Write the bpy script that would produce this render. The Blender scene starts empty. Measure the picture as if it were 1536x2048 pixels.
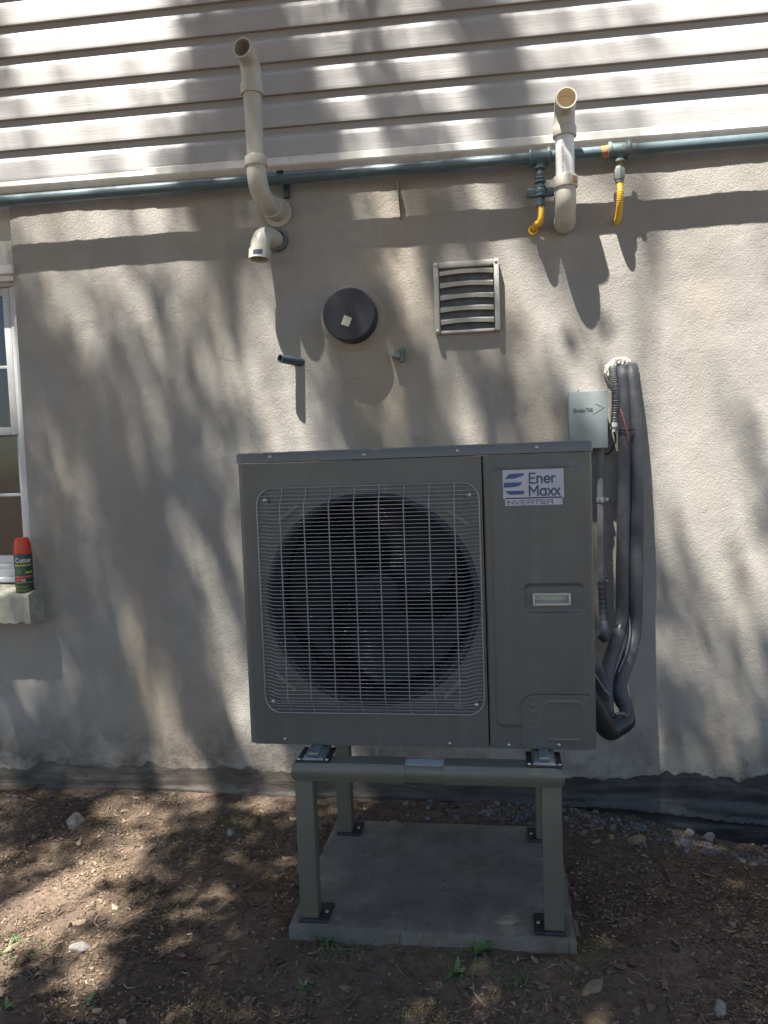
import bpy, bmesh, math, random
import numpy as np
from mathutils import Vector, Matrix, noise as mn

# ------------------------------------------------------------------ camera, sky, sun, exposure
sc = bpy.context.scene
COL = sc.collection
random.seed(7); RNG = np.random.default_rng(7)
F_PX = 1538.0                                    # focal length in pixels of the 1536 x 2048 photograph
CAM = Vector((0.23274, -2.02673, 1.28288))
FW = Vector((-0.1471362, 0.98713095, -0.06263721))
RT = Vector((0.9887785, 0.145136, -0.03539233))
UP = Vector((0.02584595, 0.06714182, 0.99740862))
cd = bpy.data.cameras.new('camera'); cam = bpy.data.objects.new('camera', cd); COL.objects.link(cam)
cd.sensor_fit = 'VERTICAL'; cd.sensor_height = 36.0; cd.lens = F_PX / 2048 * 36.0
cd.clip_start = 0.05; cd.clip_end = 3000
m3 = Matrix((RT, UP, -FW)).transposed()
cam.matrix_world = Matrix.Translation(CAM) @ m3.to_4x4()
sc.camera = cam

SUN = Vector((-0.60, -1.0, 2.60))                # towards the sun
w = bpy.data.worlds.new('World'); sc.world = w; w.use_nodes = True
nt = w.node_tree; nt.nodes.clear()
sky = nt.nodes.new('ShaderNodeTexSky'); sky.sky_type = 'NISHITA'; sky.sun_disc = False
sky.sun_elevation = math.atan2(SUN.z, math.hypot(SUN.x, SUN.y))
sky.sun_rotation = math.atan2(SUN.x, SUN.y) % (2 * math.pi)
bg = nt.nodes.new('ShaderNodeBackground'); bg.inputs['Strength'].default_value = 0.05
wo = nt.nodes.new('ShaderNodeOutputWorld')
nt.links.new(sky.outputs[0], bg.inputs[0]); nt.links.new(bg.outputs[0], wo.inputs[0])
sl = bpy.data.lights.new('sun', 'SUN'); sl.energy = 5.0; sl.angle = math.radians(0.55); sl.color = (1.0, 0.945, 0.86)
so = bpy.data.objects.new('sun', sl); COL.objects.link(so)
so.location = SUN * 6; so.rotation_euler = (-SUN).to_track_quat('-Z', 'Y').to_euler()
sc.view_settings.view_transform = 'Standard'; sc.view_settings.look = 'None'
sc.view_settings.gamma = 1.0; sc.view_settings.exposure = 2.05
sc.view_settings.use_curve_mapping = False

# ------------------------------------------------------------------ pixel -> place
def ray(px, py): return FW + RT * ((px - 768) / F_PX) + UP * ((1024 - py) / F_PX)
def at(px, py, Y):
    d = ray(px, py); return CAM + d * ((Y - CAM.y) / d.y)
def atz(px, py, Z):
    d = ray(px, py); return CAM + d * ((Z - CAM.z) / d.z)

# ------------------------------------------------------------------ materials
def new_mat(name):
    m = bpy.data.materials.new(name); m.use_nodes = True
    return m, m.node_tree, m.node_tree.nodes['Principled BSDF']
def coords(t, scale=(1, 1, 1), rot=(0, 0, 0)):
    tc = t.nodes.new('ShaderNodeTexCoord'); mp = t.nodes.new('ShaderNodeMapping')
    mp.inputs['Scale'].default_value = scale; mp.inputs['Rotation'].default_value = rot
    ge = t.nodes.new('ShaderNodeNewGeometry')
    t.links.new(ge.outputs['Position'], mp.inputs['Vector'])
    return mp.outputs[0]
def noise(t, vec, scale, detail=4, rough=.55, dist=0):
    n = t.nodes.new('ShaderNodeTexNoise'); n.inputs['Scale'].default_value = scale
    n.inputs['Detail'].default_value = detail; n.inputs['Roughness'].default_value = rough
    n.inputs['Distortion'].default_value = dist
    t.links.new(vec, n.inputs['Vector']); return n.outputs['Fac']
def ramp(t, fac, stops):
    r = t.nodes.new('ShaderNodeValToRGB'); e = r.color_ramp.elements
    while len(e) > 1: e.remove(e[-1])
    for i, (p, c) in enumerate(stops):
        q = e[0] if i == 0 else e.new(p)
        q.position = p; q.color = (c[0], c[1], c[2], 1) if hasattr(c, '__len__') else (c, c, c, 1)
    t.links.new(fac, r.inputs[0]); return r.outputs[0]
def mix(t, fac, a, b, mode='MIX'):
    n = t.nodes.new('ShaderNodeMix'); n.data_type = 'RGBA'; n.blend_type = mode
    for s, v in ((n.inputs[0], fac), (n.inputs[6], a), (n.inputs[7], b)):
        if hasattr(v, 'is_linked'): t.links.new(v, s)
        elif hasattr(v, '__len__'): s.default_value = (v[0], v[1], v[2], 1)
        else: s.default_value = v
    return n.outputs[2]
def bump(t, h, strength, dist, prev=None):
    b = t.nodes.new('ShaderNodeBump'); b.inputs['Strength'].default_value = strength
    b.inputs['Distance'].default_value = dist; t.links.new(h, b.inputs['Height'])
    if prev: t.links.new(prev, b.inputs['Normal'])
    return b.outputs[0]
def plain(name, col, rough=.5, metal=0, var=.18, scale=25, bstr=0, bscale=200, bdist=.001, spec=.5, grime=None):
    m, t, b = new_mat(name); v = coords(t)
    n = noise(t, v, scale, 5)
    lo = [c * (1 - var) for c in col]; hi = [min(1, c * (1 + var)) for c in col]
    c = ramp(t, n, [(.3, lo), (.7, hi)])
    if grime:
        g = ramp(t, noise(t, v, grime[1], 6, .65), [(grime[2], 0), (grime[2] + .2, 1)])
        c = mix(t, g, c, grime[0])
    t.links.new(c, b.inputs['Base Color'])
    r = ramp(t, noise(t, v, scale * 2.3, 4), [(.3, rough * .85), (.7, min(1, rough * 1.2))])
    t.links.new(r, b.inputs['Roughness'])
    b.inputs['Metallic'].default_value = metal; b.inputs['Specular IOR Level'].default_value = spec
    if bstr: t.links.new(bump(t, noise(t, v, bscale, 4), bstr, bdist), b.inputs['Normal'])
    return m
M = {}
def mat_stucco():
    m, t, b = new_mat('stucco'); v = coords(t)
    big = noise(t, v, 1.6, 6, .6, .4); med = noise(t, v, 9, 6, .65, .6)
    c = ramp(t, big, [(.25, (.245, .234, .213)), (.5, (.325, .311, .285)), (.75, (.405, .388, .357))])
    c = mix(t, ramp(t, med, [(.35, .55), (.65, 0)]), c, (.27, .258, .24))
    hv = coords(t, (1, 1, .28)); tan = ramp(t, noise(t, hv, 2.3, 4), [(.5, 0), (.72, .55)])
    c = mix(t, tan, c, (.37, .30, .21))
    vd = t.nodes.new('ShaderNodeVectorMath'); vd.operation = 'ADD'; nc = t.nodes.new('ShaderNodeTexNoise'); nc.inputs['Scale'].default_value = 5; nc.inputs['Detail'].default_value = 5
    t.links.new(v, nc.inputs['Vector']); sc_v = t.nodes.new('ShaderNodeVectorMath'); sc_v.operation = 'SCALE'; sc_v.inputs['Scale'].default_value = .28
    t.links.new(nc.outputs['Color'], sc_v.inputs[0]); t.links.new(v, vd.inputs[0]); t.links.new(sc_v.outputs[0], vd.inputs[1])
    vo = t.nodes.new('ShaderNodeTexVoronoi'); vo.feature = 'DISTANCE_TO_EDGE'; vo.inputs['Scale'].default_value = 1.15; t.links.new(vd.outputs[0], vo.inputs['Vector'])
    crk = ramp(t, vo.outputs['Distance'], [(.0006, .8), (.0028, 0)]); cm = ramp(t, noise(t, v, 2.6, 3), [(.58, 0), (.66, .6)])
    crack = mix(t, 1.0, crk, cm, 'MULTIPLY')
    c = mix(t, crack, c, (.10, .092, .082))
    drip = ramp(t, noise(t, coords(t, (9, 9, .9)), 1.0, 6, .65), [(.52, 0), (.74, .40)]); c = mix(t, drip, c, (.25, .235, .215))
    gz = t.nodes.new('ShaderNodeSeparateXYZ'); t.links.new(v, gz.inputs[0]); mrz = t.nodes.new('ShaderNodeMapRange'); mrz.inputs[1].default_value = .36; mrz.inputs[2].default_value = .14
    t.links.new(gz.outputs['Z'], mrz.inputs[0]); spl = mix(t, 1.0, ramp(t, noise(t, v, 7, 8, .75), [(.40, .0), (.60, 1)]), mrz.outputs[0], 'MULTIPLY')
    c = mix(t, spl, c, (.125, .105, .085))
    pits = ramp(t, noise(t, v, 160, 3, .6), [(.24, .75), (.36, 0)])
    c = mix(t, pits, c, (.15, .135, .12))
    t.links.new(c, b.inputs['Base Color']); b.inputs['Roughness'].default_value = .92
    b.inputs['Specular IOR Level'].default_value = .25
    trow = noise(t, coords(t, (1, 1, .55), (0, .5, 0)), 44, 5, .62, .8)
    n1 = bump(t, trow, .30, .006)
    n2 = bump(t, noise(t, v, 170, 5, .7), .75, .0036, n1)
    n3 = bump(t, noise(t, v, 6, 4, .5, .5), .2, .02, n2)
    t.links.new(n3, b.inputs['Normal']); return m
M['stucco'] = mat_stucco()
def mat_siding():
    m, t, b = new_mat('vinyl_siding'); v = coords(t)
    c = ramp(t, noise(t, v, 2.2, 5), [(.3, (.33, .326, .325)), (.7, (.395, .39, .388))])
    mould = ramp(t, noise(t, coords(t, (1, 1, 1.6)), 3.4, 8, .7), [(.62, 0), (.80, .25)])
    c = mix(t, mould, c, (.30, .315, .265))
    grain = noise(t, coords(t, (7, 60, 160)), 1.0, 6, .62, .9)
    c = mix(t, ramp(t, grain, [(.3, .16), (.55, 0)]), c, (.26, .25, .245))
    t.links.new(c, b.inputs['Base Color']); b.inputs['Roughness'].default_value = .48
    t.links.new(bump(t, grain, .5, .0016), b.inputs['Normal']); return m
M['siding'] = mat_siding()
M['trim'] = plain('white_trim', (.68, .67, .64), .45, var=.08, grime=((.40, .39, .34), 14, .58))
M['vinyl'] = plain('white_vinyl', (.52, .53, .53), .38, var=.06, grime=((.45, .45, .42), 22, .62))
M['pvc'] = plain('cream_pvc', (.46, .445, .385), .36, var=.1, scale=12, grime=((.36, .34, .27), 18, .58))
M['pvcw'] = plain('white_pvc', (.74, .74, .72), .33, var=.05, grime=((.55, .53, .47), 18, .62))
M['pvcin'] = plain('pvc_inside_glow', (.64, .54, .40), .6, var=.1)  # brighter tan has the glow through the elbow wall put into its colour
M['ink'] = plain('print_ink', (.42, .44, .50), .6, var=.05)
M['gas'] = plain('painted_gas_pipe', (.085, .130, .150), .36, var=.14, scale=18, grime=((.17, .19, .19), 40, .6), bstr=.3, bscale=90)
M['gasdark'] = plain('painted_valve', (.045, .07, .085), .42, var=.2, scale=30)
M['rust'] = plain('rusty_steel', (.36, .19, .09), .8, .2, var=.35, scale=70, bstr=.5, bscale=150)
M['iron'] = plain('grey_hex_fitting', (.16, .19, .18), .5, .3, var=.2, scale=60)
M['tee'] = plain('mottled_tee', (.11, .155, .155), .5, .1, var=.25, scale=70, bstr=.6, bscale=160, bdist=.002)
M['yellow'] = plain('yellow_hose', (.72, .44, .035), .42, var=.1, scale=30, grime=((.40, .27, .08), 30, .6))
M['cap'] = plain('black_plastic', (.020, .021, .027), .5, var=.25, scale=10, grime=((.035, .036, .04), 7, .5))
M['paper'] = plain('paper_label', (.60, .58, .48), .7, var=.12, scale=60)
M['louver'] = plain('beige_louver', (.44, .43, .39), .45, var=.1, grime=((.28, .27, .24), 26, .56))
M['louvback'] = plain('shaded_louvre_back', (.11, .115, .125), .7, var=.25, scale=30)  # dark grey paints in the shade seen between the flaps
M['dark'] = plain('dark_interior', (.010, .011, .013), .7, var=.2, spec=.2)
def mat_unit(name, col, dust):
    m, t, b = new_mat(name); v = coords(t)
    c = ramp(t, noise(t, v, 3.5, 5), [(.3, [x * .93 for x in col]), (.7, [x * 1.07 for x in col])])
    st_ = ramp(t, noise(t, coords(t, (26, 26, 1.1)), 1.0, 6, .6, .3), [(.52, 0), (.78, .38)]); c = mix(t, st_, c, dust)
    sp_ = ramp(t, noise(t, v, 42, 6, .75), [(.60, 0), (.72, .40)]); c = mix(t, sp_, c, dust)
    gz = t.nodes.new('ShaderNodeSeparateXYZ'); t.links.new(v, gz.inputs[0]); mrz = t.nodes.new('ShaderNodeMapRange'); mrz.inputs[1].default_value = .40; mrz.inputs[2].default_value = .08
    t.links.new(gz.outputs['Z'], mrz.inputs[0]); mud = mix(t, 1.0, ramp(t, noise(t, v, 38, 7, .75), [(.45, 0), (.68, .8)]), mrz.outputs[0], 'MULTIPLY'); c = mix(t, mud, c, (.15, .11, .08))
    t.links.new(c, b.inputs['Base Color'])
    t.links.new(ramp(t, noise(t, v, 9, 6, .65), [(.3, .26), (.7, .48)]), b.inputs['Roughness'])
    n1 = bump(t, noise(t, v, 4.5, 2), .22, .02); t.links.new(bump(t, noise(t, v, 800, 3), .12, .0004, n1), b.inputs['Normal']); return m
M['unit'] = mat_unit('grey_powder_coat', (.108, .110, .102), (.165, .158, .14))
M['lid'] = plain('grey_lid_paint', (.125, .13, .13), .34, var=.06, scale=5, bstr=.1, bscale=900, bdist=.0004)
M['wire'] = plain('coated_wire', (.28, .285, .30), .3, .3, var=.1)
M['fan'] = plain('fan_plastic', (.012, .0135, .018), .55, var=.25, scale=6, spec=.25)
M['shroud'] = plain('dark_shroud', (.040, .043, .050), .5, var=.15, scale=8, spec=.3)
M['coil'] = plain('coil_fins', (.012, .012, .013), .7, 0, var=.3, scale=80, spec=.15)
M['clip'] = plain('beige_clip', (.20, .195, .155), .5, var=.1)
M['handle'] = plain('ivory_handle', (.47, .46, .41), .32, var=.06)
M['screw'] = plain('zinc_screw', (.50, .50, .48), .3, .8, var=.1)
M['stick'] = plain('silver_sticker', (.46, .46, .52), .34, var=.05)
M['blue'] = plain('logo_blue', (.035, .075, .20), .4, var=.06)
M['navy'] = plain('logo_slate', (.045, .06, .105), .4, var=.06)
M['stand'] = mat_unit('taupe_aluminium', (.125, .122, .098), (.19, .175, .14))
M['standtop'] = plain('bright_aluminium', (.40, .43, .48), .35, .2, var=.06)
M['rubber'] = plain('black_rubber', (.020, .021, .024), .55, var=.2, scale=40, grime=((.07, .065, .06), 60, .6))
M['zinc'] = plain('grey_zinc_bracket', (.26, .30, .33), .35, .6, var=.12, scale=40)
M['box'] = plain('grey_green_plastic', (.20, .235, .235), .45, var=.06, scale=9, bstr=.15, bscale=500, bdist=.0005)
M['foam'] = plain('black_insulation', (.055, .058, .068), .55, var=.22, scale=14, bstr=.35, bscale=60, bdist=.003, grime=((.11, .11, .12), 16, .56))
M['tape'] = plain('black_tape', (.026, .027, .032), .33, var=.25, scale=20)
M['conduit'] = plain('grey_conduit', (.14, .145, .155), .45, var=.15, scale=30)
M['white'] = plain('white_fitting', (.62, .60, .55), .5, var=.1)
M['redwire'] = plain('faded_red_wire', (.26, .085, .065), .5, var=.12)
M['sealant'] = plain('crumbly_mortar', (.52, .47, .42), .9, var=.3, scale=60, bstr=.9, bscale=120, bdist=.006)
M['orange'] = plain('orange_cap', (.62, .055, .018), .4, var=.05)
M['cangreen'] = plain('dark_green_label', (.022, .055, .045), .3, var=.15, scale=40)
M['canyel'] = plain('lime_print', (.35, .42, .05), .4, var=.2, scale=90)
M['canred'] = plain('red_print', (.62, .09, .06), .4, var=.15, scale=90)
M['canwht'] = plain('white_print', (.70, .62, .55), .4, var=.05)
M['sill'] = plain('cement_sill', (.40, .39, .31), .9, var=.15, scale=30, bstr=.6, bscale=120, bdist=.003, grime=((.30, .30, .22), 12, .5))
M['bark'] = plain('bark', (.12, .095, .075), .9, var=.35, scale=20, bstr=1, bscale=25, bdist=.02)
M['stone1'] = plain('pale_grey_stone', (.20, .190, .170), .85, var=.3, scale=30, bstr=.9, bscale=60, bdist=.006, grime=((.10, .075, .058), 22, .5))
M['stone2'] = plain('tan_stone', (.17, .135, .09), .88, var=.25, scale=30, bstr=.7, bscale=60, bdist=.004, grime=((.15, .10, .07), 25, .55))
M['gravel'] = plain('blue_grey_gravel', (.105, .105, .112), .85, var=.6, scale=60, grime=((.085, .062, .045), 14, .48))
M['pebble'] = plain('brown_pebbles', (.125, .096, .074), .88, var=.5, scale=45)
def leafy(name, c1, c2):
    m, t, b = new_mat(name); v = coords(t)
    t.links.new(ramp(t, noise(t, v, 30, 3), [(.3, c1), (.7, c2)]), b.inputs['Base Color'])
    b.inputs['Roughness'].default_value = .55; b.inputs['Subsurface Weight'].default_value = 0
    return m
M['leaf'] = leafy('tree_leaf', (.05, .085, .025), (.08, .12, .04))
M['weed'] = leafy('weed_green', (.05, .10, .03), (.10, .17, .055))
M['moss'] = leafy('yellow_moss', (.13, .135, .03), (.24, .23, .06))
def mat_litter():
    m, t, b = new_mat('litter'); v = coords(t)
    oi = t.nodes.new('ShaderNodeAttribute'); oi.attribute_name = 'shade'; oi.attribute_type = 'GEOMETRY'
    c = ramp(t, oi.outputs['Fac'], [(0, (.042, .030, .022)), (.3, (.110, .078, .054)), (.6, (.195, .140, .095)), (.82, (.30, .225, .155)), (1, (.44, .36, .26))])
    t.links.new(c, b.inputs['Base Color']); b.inputs['Roughness'].default_value = .85
    b.inputs['Specular IOR Level'].default_value = .2
    return m
M['litter'] = mat_litter()
def mat_dirt():
    m, t, b = new_mat('soil'); v = coords(t)
    c = ramp(t, noise(t, v, 2.1, 6, .6, .3), [(.28, (.088, .064, .047)), (.5, (.150, .110, .081)), (.72, (.215, .160, .120))])
    c = mix(t, ramp(t, noise(t, v, 55, 6, .7), [(.3, .75), (.6, 0)]), c, (.055, .042, .034))
    c = mix(t, ramp(t, noise(t, v, 120, 4, .7), [(.62, 0), (.75, .6)]), c, (.24, .18, .13))
    c = mix(t, ramp(t, noise(t, v, 3.3, 5, .6), [(.57, 0), (.68, .55)]), c, (.105, .10, .045))
    t.links.new(c, b.inputs['Base Color']); b.inputs['Roughness'].default_value = .95
    b.inputs['Specular IOR Level'].default_value = .15
    n1 = bump(t, noise(t, v, 60, 6, .7), .9, .012)
    t.links.new(bump(t, noise(t, v, 260, 3, .7), .8, .004, n1), b.inputs['Normal']); return m
M['dirt'] = mat_dirt()
def mat_slab():
    m, t, b = new_mat('patio_slab_concrete'); v = coords(t)
    c = ramp(t, noise(t, v, 5, 7, .65, .3), [(.3, (.095, .089, .078)), (.5, (.165, .155, .136)), (.72, (.255, .240, .210))])
    c = mix(t, ramp(t, noise(t, v, 170, 3, .6), [(.3, .5), (.5, 0)]), c, (.055, .055, .055))
    c = mix(t, ramp(t, noise(t, v, 4, 7, .7), [(.50, 0), (.68, .75)]), c, (.115, .088, .066))
    t.links.new(c, b.inputs['Base Color']); b.inputs['Roughness'].default_value = .85
    wv = t.nodes.new('ShaderNodeTexWave'); wv.inputs['Scale'].default_value = 42; wv.inputs['Distortion'].default_value = 1.0
    wv.inputs['Detail'].default_value = 2; wv.inputs['Detail Scale'].default_value = 6
    t.links.new(coords(t, (1, 1, 1), (0, 0, .62)), wv.inputs['Vector'])
    n1 = bump(t, wv.outputs['Fac'], .16, .0015)
    t.links.new(bump(t, noise(t, v, 150, 6, .75), .9, .003, n1), b.inputs['Normal']); return m
M['slab'] = mat_slab()
def mat_membrane():
    m, t, b = new_mat('black_membrane'); v = coords(t)
    geo = t.nodes.new('ShaderNodeNewGeometry'); sx = t.nodes.new('ShaderNodeSeparateXYZ'); t.links.new(geo.outputs['Position'], sx.inputs[0])
    mr = t.nodes.new('ShaderNodeMapRange'); mr.inputs[1].default_value = -.9; mr.inputs[2].default_value = .55
    t.links.new(sx.outputs['X'], mr.inputs[0])
    brownish = ramp(t, noise(t, coords(t, (1, 1, 2.5)), 5, 7, .7), [(.3, (.038, .034, .029)), (.52, (.080, .071, .060)), (.72, (.17, .150, .122))])  # paler brown tone, blending to black towards the right
    black = ramp(t, noise(t, v, 9, 6, .7), [(.35, (.017, .018, .020)), (.75, (.05, .05, .05))])
    c = mix(t, mr.outputs[0], brownish, black)
    t.links.new(c, b.inputs['Base Color']); b.inputs['Roughness'].default_value = .55
    n1 = bump(t, noise(t, coords(t, (1, 1, 4)), 5, 5, .6, .8), .35, .02)
    t.links.new(bump(t, noise(t, v, 120, 4), .4, .002, n1), b.inputs['Normal']); return m
M['membrane'] = mat_membrane()
def mat_glass():
    m, t, b = new_mat('window_glass'); b.inputs['Base Color'].default_value = (.85, .9, .92, 1)
    b.inputs['Roughness'].default_value = .02; b.inputs['Transmission Weight'].default_value = 1; b.inputs['IOR'].default_value = 1.45
    return m
M['glass'] = mat_glass()

# ------------------------------------------------------------------ mesh helpers (all coordinates are world metres)
WPOS = {}
class MB:
    def __init__(s): s.v = []; s.f = []; s.sm = []
    def add(s, vs, fs, smooth=False):
        o = len(s.v); s.v += [tuple(x) for x in vs]; s.f += [tuple(i + o for i in f) for f in fs]; s.sm += [smooth] * len(fs); return s
    def box(s, a, b, bev=0.0, seg=2, mtx=None):
        bm = bmesh.new(); bmesh.ops.create_cube(bm, size=1)
        a = Vector(a); b = Vector(b); d = b - a; c = (a + b) / 2
        for q in bm.verts: q.co = Vector((q.co.x * d.x, q.co.y * d.y, q.co.z * d.z))
        if bev: bmesh.ops.bevel(bm, geom=bm.edges[:], offset=bev, segments=seg, profile=.5, affect='EDGES')
        for q in bm.verts:
            q.co = (mtx @ q.co if mtx else q.co) + c
        bm.verts.index_update(); s.add([q.co for q in bm.verts], [[q.index for q in f.verts] for f in bm.faces], bool(bev)); bm.free(); return s
    def tube(s, pts, r, n=14, caps=True, closed=False):
        pts = [Vector(p) for p in pts]; N = len(pts)
        rs = r if hasattr(r, '__len__') else [r] * N
        tang = []
        for i in range(N):
            if closed: d = pts[(i + 1) % N] - pts[i - 1]
            else: d = pts[min(i + 1, N - 1)] - pts[max(i - 1, 0)]
            if d.length < 1e-9: d = tang[-1] if tang else Vector((0, 0, 1))
            tang.append(d.normalized())
        ref = Vector((0, 0, 1)) if abs(tang[0].z) < .9 else Vector((1, 0, 0))
        nx = tang[0].cross(ref).normalized(); vs = []
        for i in range(N):
            nx = (nx - tang[i] * nx.dot(tang[i])).normalized(); ny = tang[i].cross(nx)
            for k in range(n):
                a = 2 * math.pi * k / n; vs.append(pts[i] + (nx * math.cos(a) + ny * math.sin(a)) * rs[i])
        fs = []
        for i in range(N if closed else N - 1):
            j = (i + 1) % N
            for k in range(n): fs.append((i * n + k, i * n + (k + 1) % n, j * n + (k + 1) % n, j * n + k))
        s.add(vs, fs, True)
        if caps and not closed:
            s.add(vs[:n], [tuple(range(n))[::-1]]); s.add(vs[-n:], [tuple(range(n))])
        return s
    def pipe(s, pts, ro, ri, n=20):
        """open hollow pipe: outer skin, inner skin and both rims"""
        s.tube(pts, ro, n, False); k = len(s.v) - n * len(pts); s.tube(pts, ri, n, False); j = len(s.v) - n * len(pts)
        L = (len(pts) - 1) * n
        for base in (0, L):
            s.f += [(k + base + i, k + base + (i + 1) % n, j + base + (i + 1) % n, j + base + i) for i in range(n)]; s.sm += [False] * n
        return s
    def lathe(s, prof, c, ax, n=40, smooth=True):
        """prof: (radius, distance along ax)"""
        ax = Vector(ax).normalized(); ref = Vector((0, 0, 1)) if abs(ax.z) < .9 else Vector((1, 0, 0))
        nx = ax.cross(ref).normalized(); ny = ax.cross(nx); c = Vector(c); vs = []
        for (r, h) in prof:
            for k in range(n):
                a = 2 * math.pi * k / n; vs.append(c + ax * h + (nx * math.cos(a) + ny * math.sin(a)) * r)
        fs = [(i * n + k, i * n + (k + 1) % n, (i + 1) * n + (k + 1) % n, (i + 1) * n + k) for i in range(len(prof) - 1) for k in range(n)]
        return s.add(vs, fs, smooth)
    def prism(s, poly, ext):
        """poly: closed list of points, ext: extrusion vector"""
        n = len(poly); P = [Vector(p) for p in poly]; e = Vector(ext)
        return s.add(P + [p + e for p in P], [tuple(range(n))[::-1], tuple(range(n, 2 * n))] + [(i, (i + 1) % n, n + (i + 1) % n, n + i) for i in range(n)])
    def grid(s, fn, nu, nv, smooth=True):
        vs = [fn(i / nu, j / nv) for j in range(nv + 1) for i in range(nu + 1)]
        fs = [(j * (nu + 1) + i, j * (nu + 1) + i + 1, (j + 1) * (nu + 1) + i + 1, (j + 1) * (nu + 1) + i) for j in range(nv) for i in range(nu)]
        return s.add(vs, fs, smooth)
def link(o, parent, loc):
    COL.objects.link(o); o.location = loc; WPOS[o.name] = Vector(loc)
    if parent:
        o.parent = parent; o.matrix_parent_inverse = Matrix.Translation(-WPOS[parent.name])
    return o
def mesh_of(name, mb, mat, c):
    me = bpy.data.meshes.new(name)
    me.from_pydata([(x - c[0], y - c[1], z - c[2]) for x, y, z in mb.v], [], mb.f)
    me.polygons.foreach_set('use_smooth', mb.sm); me.materials.append(mat); me.update(); return me
def obj(name, mb, mat, parent=None, fixn=True, sharp=40):
    A = np.array(mb.v); c = (A.min(0) + A.max(0)) / 2
    if parent is None: c[2] = A[:, 2].min()
    me = mesh_of(name, mb, mat, c)
    if fixn:
        bm = bmesh.new(); bm.from_mesh(me); bmesh.ops.recalc_face_normals(bm, faces=bm.faces); bm.to_mesh(me); bm.free()
    if any(mb.sm): me.set_sharp_from_angle(angle=math.radians(sharp))
    return link(bpy.data.objects.new(name, me), parent, c)
def copy_of(o, parent, shift, rot=None):
    c = o.copy(); loc = WPOS[o.name] + Vector(shift); link(c, parent, loc)
    if rot: c.rotation_euler = rot
    return c
def tag(o, label, cat, group=None):
    o['label'] = label; o['category'] = cat
    if group: o['group'] = group
    return o
def thing(name, loc, label, cat, group=None):
    o = bpy.data.objects.new(name, None); o.empty_display_size = .1; link(o, None, Vector(loc)); return tag(o, label, cat, group)
def smooth(a, b, x):
    t = max(0, min(1, (x - a) / (b - a))); return t * t * (3 - 2 * t)
def catmull(P, per=8):
    P = [Vector(p) for p in P]; Q = [P[0] * 2 - P[1]] + P + [P[-1] * 2 - P[-2]]; out = []
    for i in range(1, len(Q) - 2):
        for k in range(per):
            t = k / per; a, b, c, d = Q[i - 1], Q[i], Q[i + 1], Q[i + 2]
            out.append(.5 * ((2 * b) + (c - a) * t + (2 * a - 5 * b + 4 * c - d) * t * t + (3 * b - a - 3 * c + d) * t ** 3))
    return out + [P[-1]]
def bend(p0, p1, p2, r, n=8):
    """straight - round corner - straight"""
    p0, p1, p2 = Vector(p0), Vector(p1), Vector(p2); a = (p0 - p1).normalized(); b = (p2 - p1).normalized()
    s, e = p1 + a * r, p1 + b * r; out = []
    for i in range(n + 1):
        t = i / n; out.append(s * (1 - t) ** 2 * 1 + p1 * 2 * t * (1 - t) * .98 + e * t * t + p1 * 2 * t * (1 - t) * .02)
    return out
FONT_CACHE = {}
def text(name, body, size, mat, parent, origin, xdir=(1, 0, 0), zdir=(0, 0, 1), sx=1.0, weight=0.0, depth=.0006, center=False):
    cu = bpy.data.curves.new('tmp', 'FONT'); cu.body = body; cu.size = size; cu.offset = weight; cu.extrude = depth; cu.resolution_u = 3
    if center: cu.align_x = 'CENTER'
    t = bpy.data.objects.new('tmp', cu); COL.objects.link(t)
    me = bpy.data.meshes.new_from_object(t.evaluated_get(bpy.context.evaluated_depsgraph_get()))
    bpy.data.objects.remove(t); xd, zd = Vector(xdir), Vector(zdir); yd = xd.cross(zd)
    for q in me.vertices: q.co = xd * q.co.x * sx + zd * q.co.y - yd * q.co.z
    me.name = name; me.materials.clear(); me.materials.append(mat)
    return link(bpy.data.objects.new(name, me), parent, Vector(origin))

YW = 0.75                                        # face of the parged wall
# ------------------------------------------------------------------ ground
def ground_z(x, y):
    z = .012 + .011 * mn.noise((x * 2.1, y * 2.1, 3.1)) + .009 * mn.noise((x * 6.3, y * 6.3, 1.7)) + .007 * mn.noise((x * 19, y * 19, 5)) + .0055 * mn.noise((x * 47, y * 47, 9))
    z -= .105 * smooth(.55, 1.15, x) * smooth(.30, .72, y)                       # washed-out trench along the wall
    z += .020 * smooth(.25, .70, y) * (1 - smooth(.35, .7, x))                   # soil banked against the wall
    z += .030 * math.exp(-(((x + 1.45) / .22) ** 2 + ((y - .55) / .12) ** 2))
    d = max(abs(x - .024) - .377, abs(y - .21) - .313)
    z += (.010 * (1 - smooth(0, .16, d)) * (1 - smooth(-.1, .3, y))) if d > -.03 else -.04
    return z
def axis(lo, hi, step, far):
    a = list(np.arange(lo, hi + step / 2, step)); s = step; p = a[-1]; q = a[0]
    while p < far:
        s *= 1.45; p += s; q -= s; a.append(p); a.insert(0, q)
    return a
gx = axis(-2.1, 1.6, .014, 400); gy = axis(-1.0, .9, .014, 400)
vs = [(x, y, ground_z(x, y) if (-8 < x < 8 and -8 < y < 8) else 0.0) for y in gy for x in gx]
nX = len(gx); mb = MB(); mb.add(vs, [(j * nX + i, j * nX + i + 1, (j + 1) * nX + i + 1, (j + 1) * nX + i) for j in range(len(gy) - 1) for i in range(nX - 1)], True)
me = mesh_of('ground', mb, M['dirt'], (0, 0, 0)); g = link(bpy.data.objects.new('ground', me), None, (0, 0, 0)); g['kind'] = 'structure'

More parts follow.
